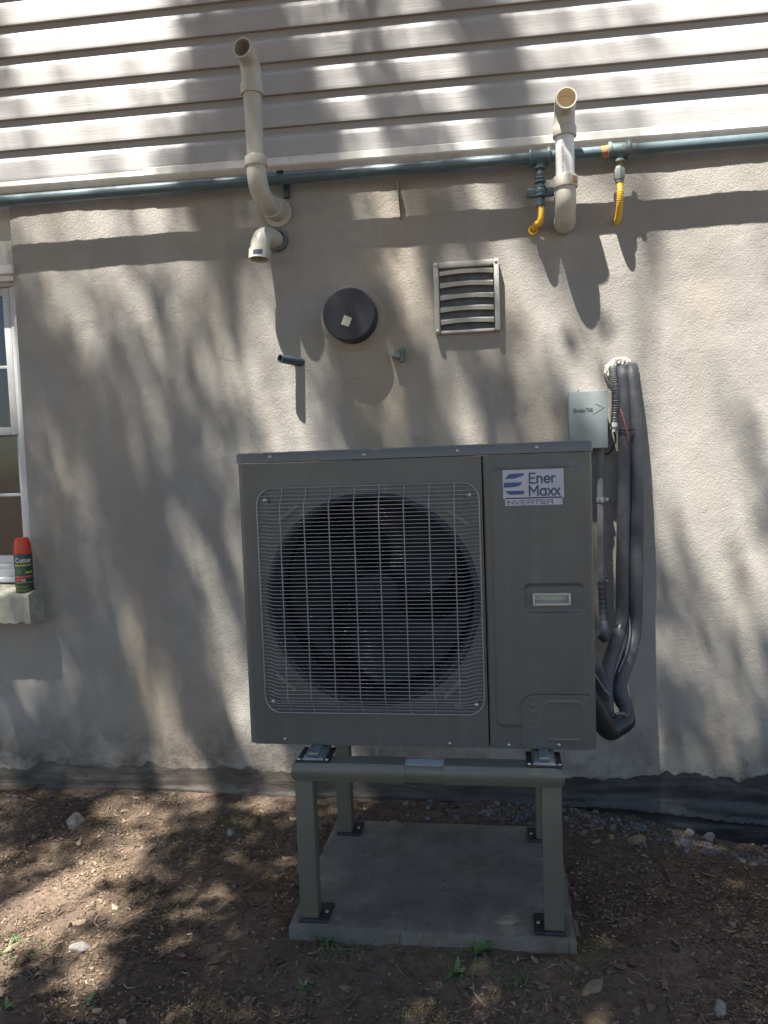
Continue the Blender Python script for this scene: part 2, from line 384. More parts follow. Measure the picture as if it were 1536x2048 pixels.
# ------------------------------------------------------------------ house: parged wall, siding, window
house = thing('house', (0, YW, 0), 'house wall of grey parged cement with pale horizontal vinyl siding above', 'house')
WX = -1.592                                      # right edge of the window opening
SILL_Z, HEAD_TOP = .832, 2.36
def wall_y(x, z): return YW + .0028 * mn.noise((x * 3.2, 0, z * 3.2)) + .0018 * mn.noise((x * 9, 4, z * 9)) + .0016 * mn.noise((x * 27, 8, z * 27))
mb = MB()
X0, X1, Z0, Z1 = WX, 4.2, -.4, 2.345
mb.grid(lambda u, v: (X0 + (X1 - X0) * u, wall_y(X0 + (X1 - X0) * u, Z0 + (Z1 - Z0) * v) + (.004 * (1 - smooth(0, .03, (X1 - X0) * u)) if Z0 + (Z1 - Z0) * v > .74 else 0), Z0 + (Z1 - Z0) * v), 300, 130)
mb.grid(lambda u, v: (-2.55 + (WX + 2.55) * u, wall_y(-2.55 + (WX + 2.55) * u, Z0 + (SILL_Z - .1 - Z0) * v), Z0 + (SILL_Z - .1 - Z0) * v), 48, 54)
mb.grid(lambda u, v: (-4.4 + 1.85 * u, wall_y(-4.4 + 1.85 * u, Z0 + (Z1 - Z0) * v), Z0 + (Z1 - Z0) * v), 60, 80)
mb.grid(lambda u, v: (WX + .001 * mn.noise((0, v * 20, 1)), YW + .006 + .16 * u, SILL_Z - .12 + (Z1 - SILL_Z + .12) * v), 6, 60)     # reveal
mb.box((-2.57, YW + .01, SILL_Z - .1), (-2.55, YW + .2, Z1))
mb.box((-4.4, YW + .17, 2.346), (4.2, YW + .22, 5.2))                                                        # sheathing behind the siding
mb.box((-4.4, YW + .03, Z0), (-2.57, YW + .22, 2.345)); mb.box((X0 + .02, YW + .03, Z0), (X1, YW + .22, 2.344))
mb.box((-2.569, YW + .03, Z0), (X0 + .019, YW + .22, SILL_Z - .11))
obj('wall', mb, M['stucco'], house, fixn=False)
# lap siding: each course a plank with a butt edge, a flat face and a hollow cove
CR = .1125; SIDE_Y = YW - .024
def sid_z(x): return -.0150 * x
prof = [(.012, -.0125), (.0005, -.0135), (0, -.0115), (.001, -.0), (.0016, .030), (.0024, .052), (.0032, .058), (.0065, .065), (.0112, .074), (.0142, .083), (.0158, .094), (.0164, .106), (.0166, .118)]
xs = [-4.4 + 8.6 * i / 60 for i in range(61)]
for k in range(22):
    zb = 2.377 + .008 + k * CR; mb = MB(); n = len(prof); vs = []
    for x in xs:
        wob = .0012 * mn.noise((x * 1.3, k * 3.7, 0))
        for (dy, dz) in prof: vs.append((x, SIDE_Y + dy - .016 + wob, zb + dz + sid_z(x) + wob * .5))
    mb.add(vs, [(i * n + j, (i + 1) * n + j, (i + 1) * n + j + 1, i * n + j + 1) for i in range(len(xs) - 1) for j in range(n - 1)], True)
    obj('siding_plank', mb, M['siding'], house, fixn=False, sharp=28)
# starter strip under the first course
for (xa, xb, out) in ((-4.4, -.985, 0), (-1.02, 4.2, .0016)):
    mb = MB(); pr = [(.02, .030), (-.002, .031), (-.004, .028), (-.004, .004), (.000, -.001), (.020, -.012), (.040, -.014), (.040, .03)]
    sx_ = [xa + (xb - xa) * i / 30 for i in range(31)]; n = len(pr)
    vs = [(x, SIDE_Y - .011 + dy - out, 2.349 + dz + sid_z(x)) for x in sx_ for (dy, dz) in pr]
    mb.add(vs, [(i * n + j, (i + 1) * n + j, (i + 1) * n + (j + 1) % n, i * n + (j + 1) % n) for i in range(30) for j in range(n)] + [tuple(range(n)), tuple(range(30 * n, 31 * n))[::-1]])
    obj('starter_strip', mb, M['trim'], house)
# cement window sill with ragged lower edge
mb = MB(); SX = -1.548
def sill_pt(u, v):
    x = -2.62 + (SX + 2.62) * u; t = v
    prof_ = [(YW + .09, .858), (YW - .06, .842), (YW - .098, .832), (YW - .101, .826), (YW - .100, .80), (YW - .099, .75), (YW - .097, .722), (YW - .05, .716), (YW + .02, .716)]
    f = t * (len(prof_) - 1); i = min(int(f), len(prof_) - 2); q = f - i
    y = prof_[i][0] * (1 - q) + prof_[i + 1][0] * q; z = prof_[i][1] * (1 - q) + prof_[i + 1][1] * q
    if t > .62: z += .005 * mn.noise((x * 30, 0, 2)) + .005 * mn.noise((x * 80, 0, 5))
    return (x + .004 * mn.noise((0, y * 40, z * 40)) * (u > .99), y + .002 * mn.noise((x * 30, 3, z * 30)), z + .0015 * mn.noise((x * 40, y * 40, 1)))
mb.grid(sill_pt, 90, 24)
end = [sill_pt(1, j / 24) for j in range(25)]; mb.add(end + [(SX, YW + .02, .79)], [(j, j + 1, 25) for j in range(24)])
obj('window_sill', mb, M['sill'], house)
# window unit: vinyl frame, header board, two sashes, panes, a dark room behind
FY = YW + .035
mb = MB()
for (xa, xb, ya) in ((WX - .021, WX - .002, 0), (WX - .040, WX - .0225, .012), (WX - .062, WX - .0415, .026)):
    mb.box((xa, FY + ya, .862), (xb, FY + .10, 2.03), .002)
mb.box((-2.55, FY + .004, 2.031), (WX - .001, FY + .10, 2.062), .003)
mb.box((-2.55, FY, .862), (-2.50, FY + .1, 2.03), .002)
mb.box((-2.498, FY - .004, .8605), (WX - .063, FY + .06, .882), .003); mb.box((-2.498, FY + .012, .8825), (WX - .063, FY + .08, .912), .003); mb.box((-2.498, FY + .03, .9125), (WX - .063, FY + .08, .930), .002)
win = obj('window', mb, M['vinyl'], house); win['label'] = 'white vinyl sash window'
mb = MB(); mb.box((-2.549, YW - .012, 2.062), (WX + .006, YW + .12, 2.098), .004); mb.box((-2.549, YW + .008, 2.040), (WX - .004, YW + .03, 2.0615), .003); obj('drip_cap', mb, M['trim'], win)
mb = MB(); mb.box((-2.549, YW + .03, 2.0985), (WX - .002, YW + .12, 2.349)); obj('header_board', mb, M['louver'], win)
def sash(z0, z1, y, mz):
    mb = MB(); xr = WX - .064; xl = -2.495
    mb.box((xr - .030, y, z0), (xr, y + .03, z1), .003); mb.box((xl, y, z0), (xl + .03, y + .03, z1), .003)
    mb.box((xl + .0305, y, z0), (xr - .0305, y + .03, z0 + .032), .003); mb.box((xl + .0305, y, z1 - .032), (xr - .0305, y + .03, z1), .003)
    mb.box((xl + .0305, y + .006, mz - .006), (xr - .0305, y + .024, mz + .006), .001)
    s = obj('sash', mb, M['vinyl'], win)
    p = MB(); p.box((xl + .02, y + .012, z0 + .02), (xr - .02, y + .018, z1 - .02)); obj('pane', p, M['glass'], win)
sash(.931, 1.482, FY + .062, 1.21); sash(1.450, 2.029, FY + .028, 1.72)
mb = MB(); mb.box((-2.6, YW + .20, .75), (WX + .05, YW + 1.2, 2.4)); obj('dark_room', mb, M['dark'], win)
mb = MB()
# ------------------------------------------------------------------ foundation membrane, bunched at the foot of the wall
def top_edge(x):
    return .128 + .034 * mn.noise((x * 3.1, 0, 7)) + .026 * mn.noise((x * 11, 0, 3)) + .014 * mn.noise((x * 37, 0, 1)) + .03 * smooth(.5, 1.3, x)
def memb(u, v):
    x = -2.6 + 5.8 * u; zt = top_edge(x); z = -.25 + (zt + .25) * v
    fold = .006 * mn.noise((x * 2.0 + z * 5, 1, z * 22)) + .004 * mn.noise((x * 6, 5, z * 45))
    out = .006 + (.006 + .012 * smooth(-.2, .5, x)) * (1 - smooth(-.05, .12, z)) * (.6 + .6 * mn.noise((x * 1.7, 2, 0))) + fold * (.3 + .7 * smooth(-.3, .5, x)) * (1 - .8 * smooth(.85, 1, v))
    lip = (.005 + .011 * smooth(-.2, .4, x)) * math.exp(-((z - .035 - .03 * mn.noise((x * 1.4, 6, 0)) + .05 * smooth(.5, 1.2, x)) / .007) ** 2) * (.4 + .9 * max(0, mn.noise((x * 2.2, 9, 0)) + .3))
    return (x, wall_y(x, z) - max(.0045, out + lip), z)
mb = MB(); mb.grid(memb, 420, 60)
tag(obj('foundation_membrane', mb, M['membrane'], None, fixn=False), 'wrinkled black foundation membrane along the foot of the parged wall', 'membrane')

# ------------------------------------------------------------------ gas line
GY = YW - .074; GR = .0195
def gas_z(x): return 2.2935 - .0105 * x
gasl = thing('gas_pipe', (0, GY, 2.27), 'blue-grey painted gas pipe run under the siding with yellow hoses', 'gas pipe')
pts = [(-4.3 + 8.4 * i / 60, GY, gas_z(-4.3 + 8.4 * i / 60)) for i in range(61)]
mb = MB(); mb.tube(pts, GR, 20); obj('pipe_run', mb, M['gas'], gasl)
def tee(px, mat, rusty):
    x = at(px, 305, GY).x; z = gas_z(x); mb = MB()
    mb.tube([(x - .028, GY, z), (x + .028, GY, z)], GR + .006, 20)
    for s in (-1, 1): mb.lathe([(GR, -.006), (GR + .010, -.006), (GR + .0115, -.003), (GR + .0115, .003), (GR + .010, .006), (GR, .006)], (x + s * .030, GY, z), (1, 0, 0), 20)
    mb.tube([(x, GY, z - .015), (x, GY, z - .034)], .0155, 16); mb.lathe([(.010, -.004), (.019, -.004), (.020, 0), (.019, .004), (.010, .004)], (x, GY, z - .034), (0, 0, 1), 18)
    o = obj('tee', mb, mat, gasl)
    if rusty:
        o['label'] = 'mottled tee fitting with rust'
        r = MB(); r.tube([(x - .058, GY, z), (x - .036, GY, z)], [GR + .0012, GR + .0022], 18); obj('rusty_thread', r, M['rust'], o)
        r = MB(); r.tube([(x + .036, GY, z), (x + .052, GY, z)], [GR + .0022, GR + .001], 18); obj('thread', r, M['iron'], o)
    return x, z
xl, zl = tee(1079, M['gas'], False); xr, zr = tee(1238, M['tee'], True)
def ring(mb, x, y, z, r, h, n=18): mb.lathe([(0, -h), (r * .9, -h), (r, -h * .6), (r, h * .6), (r * .9, h), (0, h)], (x, y, z), (0, 0, 1), n)
# left drop: union, shut-off valve with lever
mb = MB(); mb.tube([(xl, GY, zl - .03), (xl, GY, zl - .16)], .0095, 14)
for dz, r, h in ((.046, .010, .006), (.056, .0155, .007), (.068, .0165, .004), (.080, .019, .004), (.088, .0125, .004), (.097, .0185, .004), (.110, .0185, .009), (.124, .0175, .005)):
    ring(mb, xl, GY, zl - dz, r, h)
val = obj('shut_off_valve', mb, M['gas'], gasl)
mb = MB(); mb.box((xl - .046, GY - .001, zl - .128), (xl + .046, GY + .015, zl - .099), .003)
obj('lever', mb, M['gasdark'], val)
mb = MB(); mb.lathe([(0, -.014), (.0155, -.014), (.0165, -.01), (.0155, .012), (.013, .014), (0, .014)], (xl, GY, zl - .147), (0, 0, 1), 6, False); obj('hex_nut', mb, M['gasdark'], val)
def hose(pts, name='yellow_hose'):
    P = catmull(pts, 26); rs = [.0105 + .0007 * math.sin(i * 2.1) for i in range(len(P))]
    mb = MB(); mb.tube(P, rs, 14); return obj(name, mb, M['yellow'], gasl)
e = at(1066, 462, YW)
hose([(xl, GY, zl - .155), (xl + .001, GY - .002, zl - .185), (xl - .004, GY + .008, zl - .212), (e.x + .01, GY + .040, e.z + .012), (e.x, YW + .01, e.z)])
mb = MB(); mb.lathe([(.0105, -.002), (.0165, -.002), (.018, .004), (.0165, .010), (.0105, .011)], (e.x, YW - .012, e.z), (0, 1, 0), 20); obj('hose_end_ring', mb, M['yellow'], gasl)
# right drop: rusty nipple, hex coupling, hose
mb = MB(); mb.tube([(xr, GY, zr - .036), (xr, GY, zr - .05)], .012, 14); ring(mb, xr, GY, zr - .043, .0135, .006); obj('rusty_nipple', mb, M['rust'], gasl)
mb = MB(); mb.lathe([(.010, -.024), (.0165, -.022), (.0185, -.014), (.019, .010), (.0155, .019), (.013, .024), (0, .024)], (xr, GY, zr - .072), (0, 0, 1), 6, False); mb.tube([(xr, GY, zr - .09), (xr, GY, zr - .102)], .0135, 14); obj('hex_coupling', mb, M['iron'], gasl)
e = at(1233, 446, YW)
hose([(xr, GY, zr - .10), (xr + .001, GY - .004, zr - .135), (xr + .001, GY + .010, zr - .175), (e.x + .001, GY + .040, e.z + .010), (e.x, YW + .01, e.z)])
# pipe strap on the wall behind the left vent pipe
p = at(574, 385, YW)
mb = MB(); mb.box((p.x - .010, YW - .012, p.z - .022), (p.x + .012, YW + .004, p.z + .040), .002); mb.box((p.x - .010, GY - GR - .003, p.z + .040), (p.x + .012, YW + .004, p.z + .044)); obj('pipe_strap', mb, M['gasdark'], gasl)

# ------------------------------------------------------------------ vent pipes of PVC
def collar(mb, c, ax, r, h): mb.lathe([(r - .008, -h), (r - .001, -h), (r, -h + .002), (r, h - .002), (r - .001, h), (r - .008, h)], c, ax, 26)
R_ = .0302
v1 = thing('vent_pipe', (-.545, YW, 2.20), 'tall cream plastic vent pipe rising in front of the siding, mouth turned outward', 'vent pipe')
xa, ya = -.545, .55; zb = 2.205; zt = 2.640
lo = bend((-.531, YW + .03, zb), (xa, ya, zb), (xa, ya, 2.4), .095, 12)
mb = MB(); mb.tube([(-.531, YW + .02, zb)] + lo + [(xa, ya, 2.325)], R_ + .0035, 24, False); collar(mb, (xa, ya, 2.312), (0, 0, 1), R_ + .008, .016); collar(mb, (-.533, YW - .06, zb), (0, 1, 0), R_ + .008, .02); obj('lower_elbow', mb, M['pvc'], v1)
mb = MB(); mb.tube([(xa, ya, 2.30), (xa - .001, ya, 2.40), (xa - .003, ya, 2.56)], R_, 24, False); obj('riser', mb, M['pvc'], v1)
hi = bend((xa - .003, ya, 2.5), (xa - .003, ya, zt + .004), (xa - .006, ya - .2, zt + .012), .062, 12)
mb = MB(); mb.pipe([(xa - .003, ya, 2.535)] + hi + [(xa - .007, ya - .078, zt + .008)], R_ + .0035, R_ - .002, 28); collar(mb, (xa - .003, ya, 2.55), (0, 0, 1), R_ + .008, .018); obj('upper_elbow', mb, M['pvc'], v1)
mb = MB(); mb.lathe([(.0, 0), (R_ + .02, 0), (R_ + .022, .003), (R_ + .02, .006), (0, .006)], (-.531, YW - .004, zb), (0, -1, 0), 28); obj('wall_flange', mb, M['pvc'], v1)
# short downturned elbow below it
v2 = thing('intake_elbow', (-.532, YW, 2.10), 'short cream plastic elbow turned down below the tall vent pipe', 'pipe elbow')
lo = bend((-.532, YW + .03, 2.106), (-.572, .650, 2.108), (-.579, .646, 1.95), .062, 12)
mb = MB(); mb.tube([(-.532, YW + .02, 2.106)] + lo, R_ + .004, 26, False); d = (lo[-1] - lo[-2]).normalized()
obj('elbow', mb, M['pvc'], v2)
mb = MB(); c0 = lo[-1]; mb.pipe([c0 - d * .004, c0 + d * .030], R_ + .009, R_ + .001, 28); so_ = obj('socket', mb, M['pvc'], v2)
mb = MB()
for i in range(7):
    a = -1.9 + .12 * i; mb.add([c0 + d * h + Vector((math.cos(a_) * (R_ + .0096), math.sin(a_) * (R_ + .0096), 0)) for a_, h in ((a, .004), (a + .12, .004), (a + .12, .020), (a, .020))], [(0, 1, 2, 3)])
obj('printed_label', mb, M['navy'], so_)
mb = MB(); collar(mb, (-.536, YW - .012, 2.106), (0, 1, 0), R_ + .010, .014); obj('wall_collar', mb, M['conduit'], v2)
# right vent: elbow, white riser, elbow
v3 = thing('vent_pipe', (.478, YW, 2.08), 'white and cream plastic vent pipe between the two yellow gas hoses', 'vent pipe')
xa = .4785; ya = YW - .125; zb = 2.085
lo = bend((xa + .003, YW + .03, zb), (xa, ya, zb), (xa, ya, 2.4), .075, 12)
mb = MB(); mb.tube([(xa + .003, YW + .02, zb)] + lo + [(xa, ya, 2.185)], R_ + .0035, 26, False); collar(mb, (xa, ya, 2.182), (0, 0, 1), R_ + .009, .018); collar(mb, (xa + .003, YW - .030, zb), (0, 1, 0), R_ + .007, .02)
o = obj('lower_elbow', mb, M['pvc'], v3)
mb = MB()
for i in range(5):
    a = -1.05 + .1 * i; q = R_ + .0096
    mb.add([(xa + math.cos(b) * q, ya + math.sin(b) * q, 2.182 + h) for b, h in ((a, -.012), (a + .1, -.012), (a + .1, .011), (a, .011))], [(0, 1, 2, 3)])
lb = obj('sticker', mb, M['rust'], o); lb['label'] = 'small worn sticker'
mb = MB(); mb.tube([(xa, ya, 2.17), (xa, ya, 2.345)], R_, 26, False); ri = obj('white_riser', mb, M['pvcw'], v3)
mb = MB()
for i in range(26):                                          # faint printed line along the pipe
    h0 = 2.206 + i * .0044
    if i % 7 == 6: continue
    for a in ((-1.98, -1.90), (-1.86, -1.80)) if i % 3 else ((-1.98, -1.80),):
        mb.add([(xa + math.cos(b) * (R_ + .0005), ya + math.sin(b) * (R_ + .0005), h0 + h) for b, h in ((a[0], 0), (a[1], 0), (a[1], .0026), (a[0], .0026))], [(0, 1, 2, 3)])
obj('printed_line', mb, M['ink'], ri)
hi = bend((xa, ya, 2.3), (xa, ya, 2.418), (xa + .002, ya - .2, 2.424), .055, 12)
mb = MB(); mb.pipe([(xa, ya, 2.325)] + hi + [(xa + .001, ya - .074, 2.420)], R_ + .0035, R_ - .001, 30); collar(mb, (xa, ya, 2.343), (0, 0, 1), R_ + .008, .016); up = obj('upper_elbow', mb, M['pvc'], v3)
mb = MB(); mb.lathe([(R_ - .0015, .002), (R_ - .0018, .03), (R_ - .004, .045), (0, .052)], (xa + .001, ya - .072, 2.420), (0, 1, -.03), 26); obj('glow_lining', mb, M['pvcin'], up)  # cup added inside the mouth, painted in the glow tone

# ------------------------------------------------------------------ round vent cap, louvred vent, stubs, strap
c = at(697, 628, YW - .085)
t = thing('round_vent_cap', (c.x, YW, c.z - .09), 'round black plastic vent cap with a small square paper label', 'vent cap')
mb = MB(); mb.lathe([(0, .0), (.040, 0), (.089, .0004), (.0925, .003), (.093, .008), (.093, .100)], (c.x, YW - .085, c.z), (0, 1, 0), 56); obj('cap', mb, M['cap'], t, sharp=22)
mb = MB(); mb.lathe([(.093, -.012), (.112, -.010), (.120, -.002), (.121, .02)], (c.x, YW + .004, c.z), (0, 1, 0), 48)
obj('mortar_collar', mb, M['stucco'], t)
q = at(693, 642, YW - .088); mb = MB(); mb.box((q.x - .0145, q.y - .0008, q.z - .0165), (q.x + .0145, q.y + .002, q.z + .0165), mtx=Matrix.Rotation(math.radians(22), 3, 'Y')); obj('paper_label', mb, M['paper'], t)

A = at(866, 526, YW - .03); B = at(1001, 660, YW - .03)
x0, x1, z1, z0 = A.x, B.x, A.z, B.z
t = thing('louvred_vent', ((x0 + x1) / 2, YW, z0), 'square beige louvred exhaust vent with five flaps', 'vent')
mb = MB(); FD = YW - .034
mb.box((x0, FD, z0), (x0 + .018, YW + .01, z1), .004); mb.box((x1 - .018, FD, z0), (x1, YW + .01, z1), .004)
mb.box((x0 + .0183, FD + .002, z1 - .020), (x1 - .0183, YW + .01, z1), .004); mb.box((x0 + .0183, FD + .010, z0), (x1 - .0183, YW + .01, z0 + .010), .002)
fr = obj('frame', mb, M['louver'], t)
mb = MB(); mb.box((x0 + .01, YW - .003, z0 + .008), (x1 - .01, YW + .008, z1 - .01)); obj('back_plate', mb, M['louvback'], t)
H = (z1 - z0 - .034) / 5
for k in range(5):
    zt_ = z1 - .0215 - k * H; mb = MB(); xa_, xb_ = x0 + .021, x1 - .021
    def lv(u, v):
        x = xa_ + (xb_ - xa_) * u; bow = 1 - (2 * u - 1) ** 2
        y = (YW - .004) - .026 * v - .002 * bow * v; z = zt_ - .004 * v * v - (H * .20) * v + .005 * bow * v
        return (x, y, z)
    mb.grid(lv, 14, 6)
    e0 = [lv(i / 14, 1) for i in range(15)]
    mb.add(e0 + [(x, y + .003, z - .0125) for x, y, z in e0] + [(x, y + .007, z - .0115) for x, y, z in e0], [(i, i + 1, 16 + i, 15 + i) for i in range(14)] + [(15 + i, 16 + i, 31 + i, 30 + i) for i in range(14)], True)
    for s, xx in ((0, xa_), (1, xb_)):                      # cheeks of the flap
        p0 = lv(s, 0); p1 = lv(s, 1); mb.add([p0, p1, (p1[0], YW - .008, p1[2] + .002)], [(0, 1, 2)])
    obj('flap', mb, M['louver'], t, fixn=False)
scr = None
def screw(c, r, parent, ax=(0, -1, 0)):
    global scr
    key = round(r, 4)
    if scr is None or key not in scr:
        scr = scr or {}
        mb = MB(); mb.lathe([(0, .0022), (r * .35, .0022), (r * .40, .0012), (r * .8, .0018), (r, .0006), (r, -.001)], (0, 0, 0), (0, -1, 0), 10)
        scr[key] = mesh_of('screw', mb, M['screw'], (0, 0, 0))
    return link(bpy.data.objects.new('screw', scr[key]), parent, c)
for (x, z) in ((x0 + .010, z1 - .010), (x1 - .010, z1 - .010), (x0 + .010, z0 + .008)): screw((x, FD - .0005, z), .006, t)

a = at(606, 724, YW); mb = MB(); b_ = at(560, 717, YW - .08)
mb.pipe([a + Vector((.004, .02, -.002)), b_], .0155, .0125, 16); tag(obj('pipe_stub', mb, M['gasdark'], None), 'short cut-off slate pipe stub sticking out below the round cap', 'pipe stub')
p = at(800, 714, YW); t = thing('wall_bracket', (p.x, YW, p.z - .03), 'bent grey metal stub bracket beside the round vent cap shadow', 'bracket')
mb = MB(); mb.box((p.x - .026, YW - .040, p.z - .006), (p.x + .006, YW + .01, p.z + .016), .002, mtx=Matrix.Rotation(.35, 3, 'Y')); obj('arm', mb, M['iron'], t)
mb = MB(); mb.box((p.x + .004, YW - .030, p.z - .022), (p.x + .016, YW + .005, p.z + .030), .003, mtx=Matrix.Rotation(.15, 3, 'Y')); obj('tab', mb, M['iron'], t)
p = at(798, 378, YW); q = at(803, 440, YW)
mb = MB(); mb.prism([(p.x - .003, YW + .004, p.z + .02), (p.x - .003, YW - .036, p.z + .02), (p.x, YW - .030, p.z - .03), (q.x - .003, YW - .006, q.z), (q.x - .003, YW + .004, q.z)], (.0025, 0, 0))
tag(obj('metal_strap', mb, M['iron'], None), 'thin grey metal strap hanging from the gas pipe against the wall', 'strap')

# ------------------------------------------------------------------ disconnect box, conduit, whip, line set
A = at(1137, 784, .655); B = at(1216, 896, .655)
t = thing('disconnect_box', ((A.x + B.x) / 2, YW, B.z), 'grey-green electrical disconnect box with raised arrow behind the heat pump', 'electrical box')
mb = MB(); mb.box((A.x + .004, .662, B.z + .004), (B.x - .004, YW + .006, A.z - .006), .003); obj('back_box', mb, M['box'], t)
mb = MB(); mb.box((A.x, .648, B.z), (B.x, .672, A.z), .003); lid = obj('cover', mb, M['box'], t)
mb = MB(); mb.box((A.x + .030, .655, A.z), (A.x + .036, .668, A.z + .006), .001); obj('hasp', mb, M['zinc'], t)
bx = A.x; bz = A.z; sc_ = (B.x - A.x) / 80.0
tx = text('raised_lettering', 'D', .0150, M['box'], lid, (bx + 8 * sc_, .6478, bz - 42 * sc_), depth=.0022, weight=.0003)
tx = text('raised_lettering', 'IVERSI', .0112, M['box'], lid, (bx + 14.2 * sc_, .6478, bz - 42 * sc_), depth=.0022, weight=.0003, sx=1.0)
tx = text('raised_lettering', 'T', .0150, M['box'], lid, (bx + 34.6 * sc_, .6478, bz - 41.4 * sc_), depth=.0022, weight=.0003)
tx = text('raised_lettering', 'EC', .0112, M['box'], lid, (bx + 40.2 * sc_, .6478, bz - 41.2 * sc_), depth=.0022, weight=.0003)
mb = MB()
def P2(u, v): return (bx + u * sc_, .6470, bz - v * sc_)
mb.prism([P2(55, 28), P2(70, 36), P2(49, 49), P2(51.5, 49.3), P2(74, 35.5), P2(58, 27.5)][::1], (0, .003, 0)); obj('raised_arrow', mb, M['box'], lid)
# rigid conduit dropping from the box to the unit
t = thing('conduit', (at(1203, 900, .69).x, .69, .8), 'slim grey conduit dropping from the electrical box beside the heat pump', 'conduit')
P = catmull([at(1203, 893, .70), at(1201, 940, .70), at(1201, 1000, .70), at(1203, 1165, .69)], 8)
mb = MB(); mb.tube(P, .0125, 14); obj('rigid_run', mb, M['conduit'], t)
P = catmull([at(1203, 1163, .69), at(1206, 1220, .66), at(1210, 1275, .58), Vector((.53, .44, .73)), Vector((.468, .30, .70))], 22)
mb = MB(); mb.tube(P, [.0135 + .0013 * math.sin(i * 1.6) for i in range(len(P))], 12); obj('flexible_run', mb, M['foam'], t)
for py in (1000, 1163):
    p = at(1202, py, .70); mb = MB(); mb.lathe([(.012, -.008), (.0165, -.008), (.0175, 0), (.0165, .008), (.012, .008)], p, (0, 0, 1), 16); mb.box((p.x - .004, p.y, p.z - .006), (p.x + .026, YW + .004, p.z + .006), .001); obj('clamp', mb, M['zinc'], t)
# mortar around the wall penetration
rr = random.Random(4); p = at(1241, 738, YW); mb = MB()
for i in range(46):
    a = rr.uniform(-.2, math.pi * 1.1); rx, rz = .043 * rr.uniform(.75, 1.2), .034 * rr.uniform(.8, 1.25)
    c = Vector((p.x + math.cos(a) * rx, YW - rr.uniform(0, .012), p.z - .012 + math.sin(a) * rz)); r = rr.uniform(.006, .015)
    bm = bmesh.new(); bmesh.ops.create_icosphere(bm, subdivisions=1, radius=r)
    for q in bm.verts: q.co = q.co * rr.uniform(.7, 1.25) + c
    bm.verts.index_update(); mb.add([q.co for q in bm.verts], [[q.index for q in f.verts] for f in bm.faces]); bm.free()
mb.lathe([(0, 0), (.05, .0), (.056, .012)], (p.x, YW - .006, p.z - .012), (0, 1, 0), 20)
tag(obj('mortar_patch', mb, M['sealant'], None), 'crumbly pale mortar packed round the hole where the pipes enter', 'mortar')
# grey ribbed whip
P = catmull([at(1224, 737, YW + .02), at(1226, 742, .715), at(1231, 790, .690), at(1229, 848, .690)], 44)
t = thing('flexible_whip', P[-1], 'grey ribbed electrical whip leaving the mortared hole, white end fitting', 'conduit')
mb = MB(); mb.tube(P, [.0125 + .0016 * math.sin(i * 1.75) for i in range(len(P))], 14); obj('ribbed_hose', mb, M['conduit'], t)
e = P[-1]; mb = MB(); mb.tube([e + Vector((0, 0, .004)), e + Vector((-.001, 0, -.010)), e + Vector((-.001, 0, -.011)), e + Vector((-.003, 0, -.026))], [.0155, .0145, .0105, .0095], 12); obj('end_fitting', mb, M['white'], t)
Pw = catmull([e + Vector((-.002, 0, -.02)), e + Vector((.002, .004, -.06)), e + Vector((-.02, .01, -.10)), at(1206, 905, .70)], 8); mb = MB(); mb.tube(Pw, .0035, 8); obj('cable', mb, M['rubber'], t)
# insulated refrigerant lines
ls = thing('line_set', (.60, .6, .55), 'pair of black foam insulated refrigerant lines running down beside the heat pump', 'refrigerant lines')
PB = catmull([at(1262, 733, YW + .03), at(1263, 745, .715), at(1267, 800, .690), at(1271, 860, .684), at(1275, 1000, .672), at(1272, 1120, .665), at(1271, 1240, .650), at(1262, 1300, .60), at(1243, 1355, .50), at(1240, 1388, .44), at(1251, 1412, .41), at(1252, 1430, .39), at(1240, 1444, .365), at(1218, 1450, .335), Vector((.462, .27, .615))], 7)
PA = catmull([at(1246, 737, YW + .03), at(1246, 750, .715), at(1248, 800, .690), at(1250, 860, .682), at(1248, 1000, .668), at(1246, 1120, .660), at(1244, 1235, .645), at(1232, 1285, .59), at(1216, 1335, .49), at(1211, 1375, .43), at(1213, 1410, .39), at(1210, 1436, .36), Vector((.505, .285, .655)), Vector((.462, .28, .665))], 7)
def foam(Pp, r, name):
    rs = [r * (1 + .05 * mn.noise((i * .35, r * 99, 0))) for i in range(len(Pp))]
    mb = MB(); mb.tube(Pp, rs, 18); return obj(name, mb, M['foam'], ls)
foam(PB, .0225, 'insulated_pipe'); foam(PA, .0225, 'insulated_pipe')
def sleeve(Pp, i0, i1, r, name, mat):
    seg = Pp[i0:i1]; n = len(seg); mb = MB(); mb.tube(seg, [r - .004 * (k in (0, n - 1)) for k in range(n)], 18); return obj(name, mb, mat, ls)
sleeve(PB, 22, 26, .0232, 'joint_sleeve', M['foam']); sleeve(PA, 0, 23, .0225, 'top_sleeve', M['foam'])
sleeve(PA, 43, 50, .0222, 'tape_wrap', M['tape']); mb = MB(); Pq = catmull([at(1254, 1424, .40), at(1251, 1440, .382), at(1234, 1452, .358), at(1212, 1454, .330), Vector((.462, .27, .612))], 8); mb.tube(Pq, [.0235 + .008 * smooth(0, 10, i) for i in range(len(Pq))], 20); obj('bottom_wrap', mb, M['tape'], ls); mb = MB(); mb.tube(catmull([at(1230, 1428, .335), at(1247, 1428, .350), at(1258, 1440, .372)], 6), .0042, 8); obj('cable_tie', mb, M['conduit'], ls); sleeve(PB, 60, 71, .0255, 'elbow_sleeve', M['foam'])
q = at(1254, 858, .65)
mb = MB(); mb.tube(catmull([at(1236, 858, .665), at(1250, 860, .652), at(1268, 858, .655)], 6), .0028, 8); obj('cable_tie', mb, M['tape'], ls)
mb = MB(); mb.tube(catmull([at(1241, 818, .672), at(1246, 835, .658), at(1252, 856, .650), at(1257, 880, .652), at(1258, 915, .672)], 8), .0026, 8); obj('red_wire', mb, M['redwire'], ls)
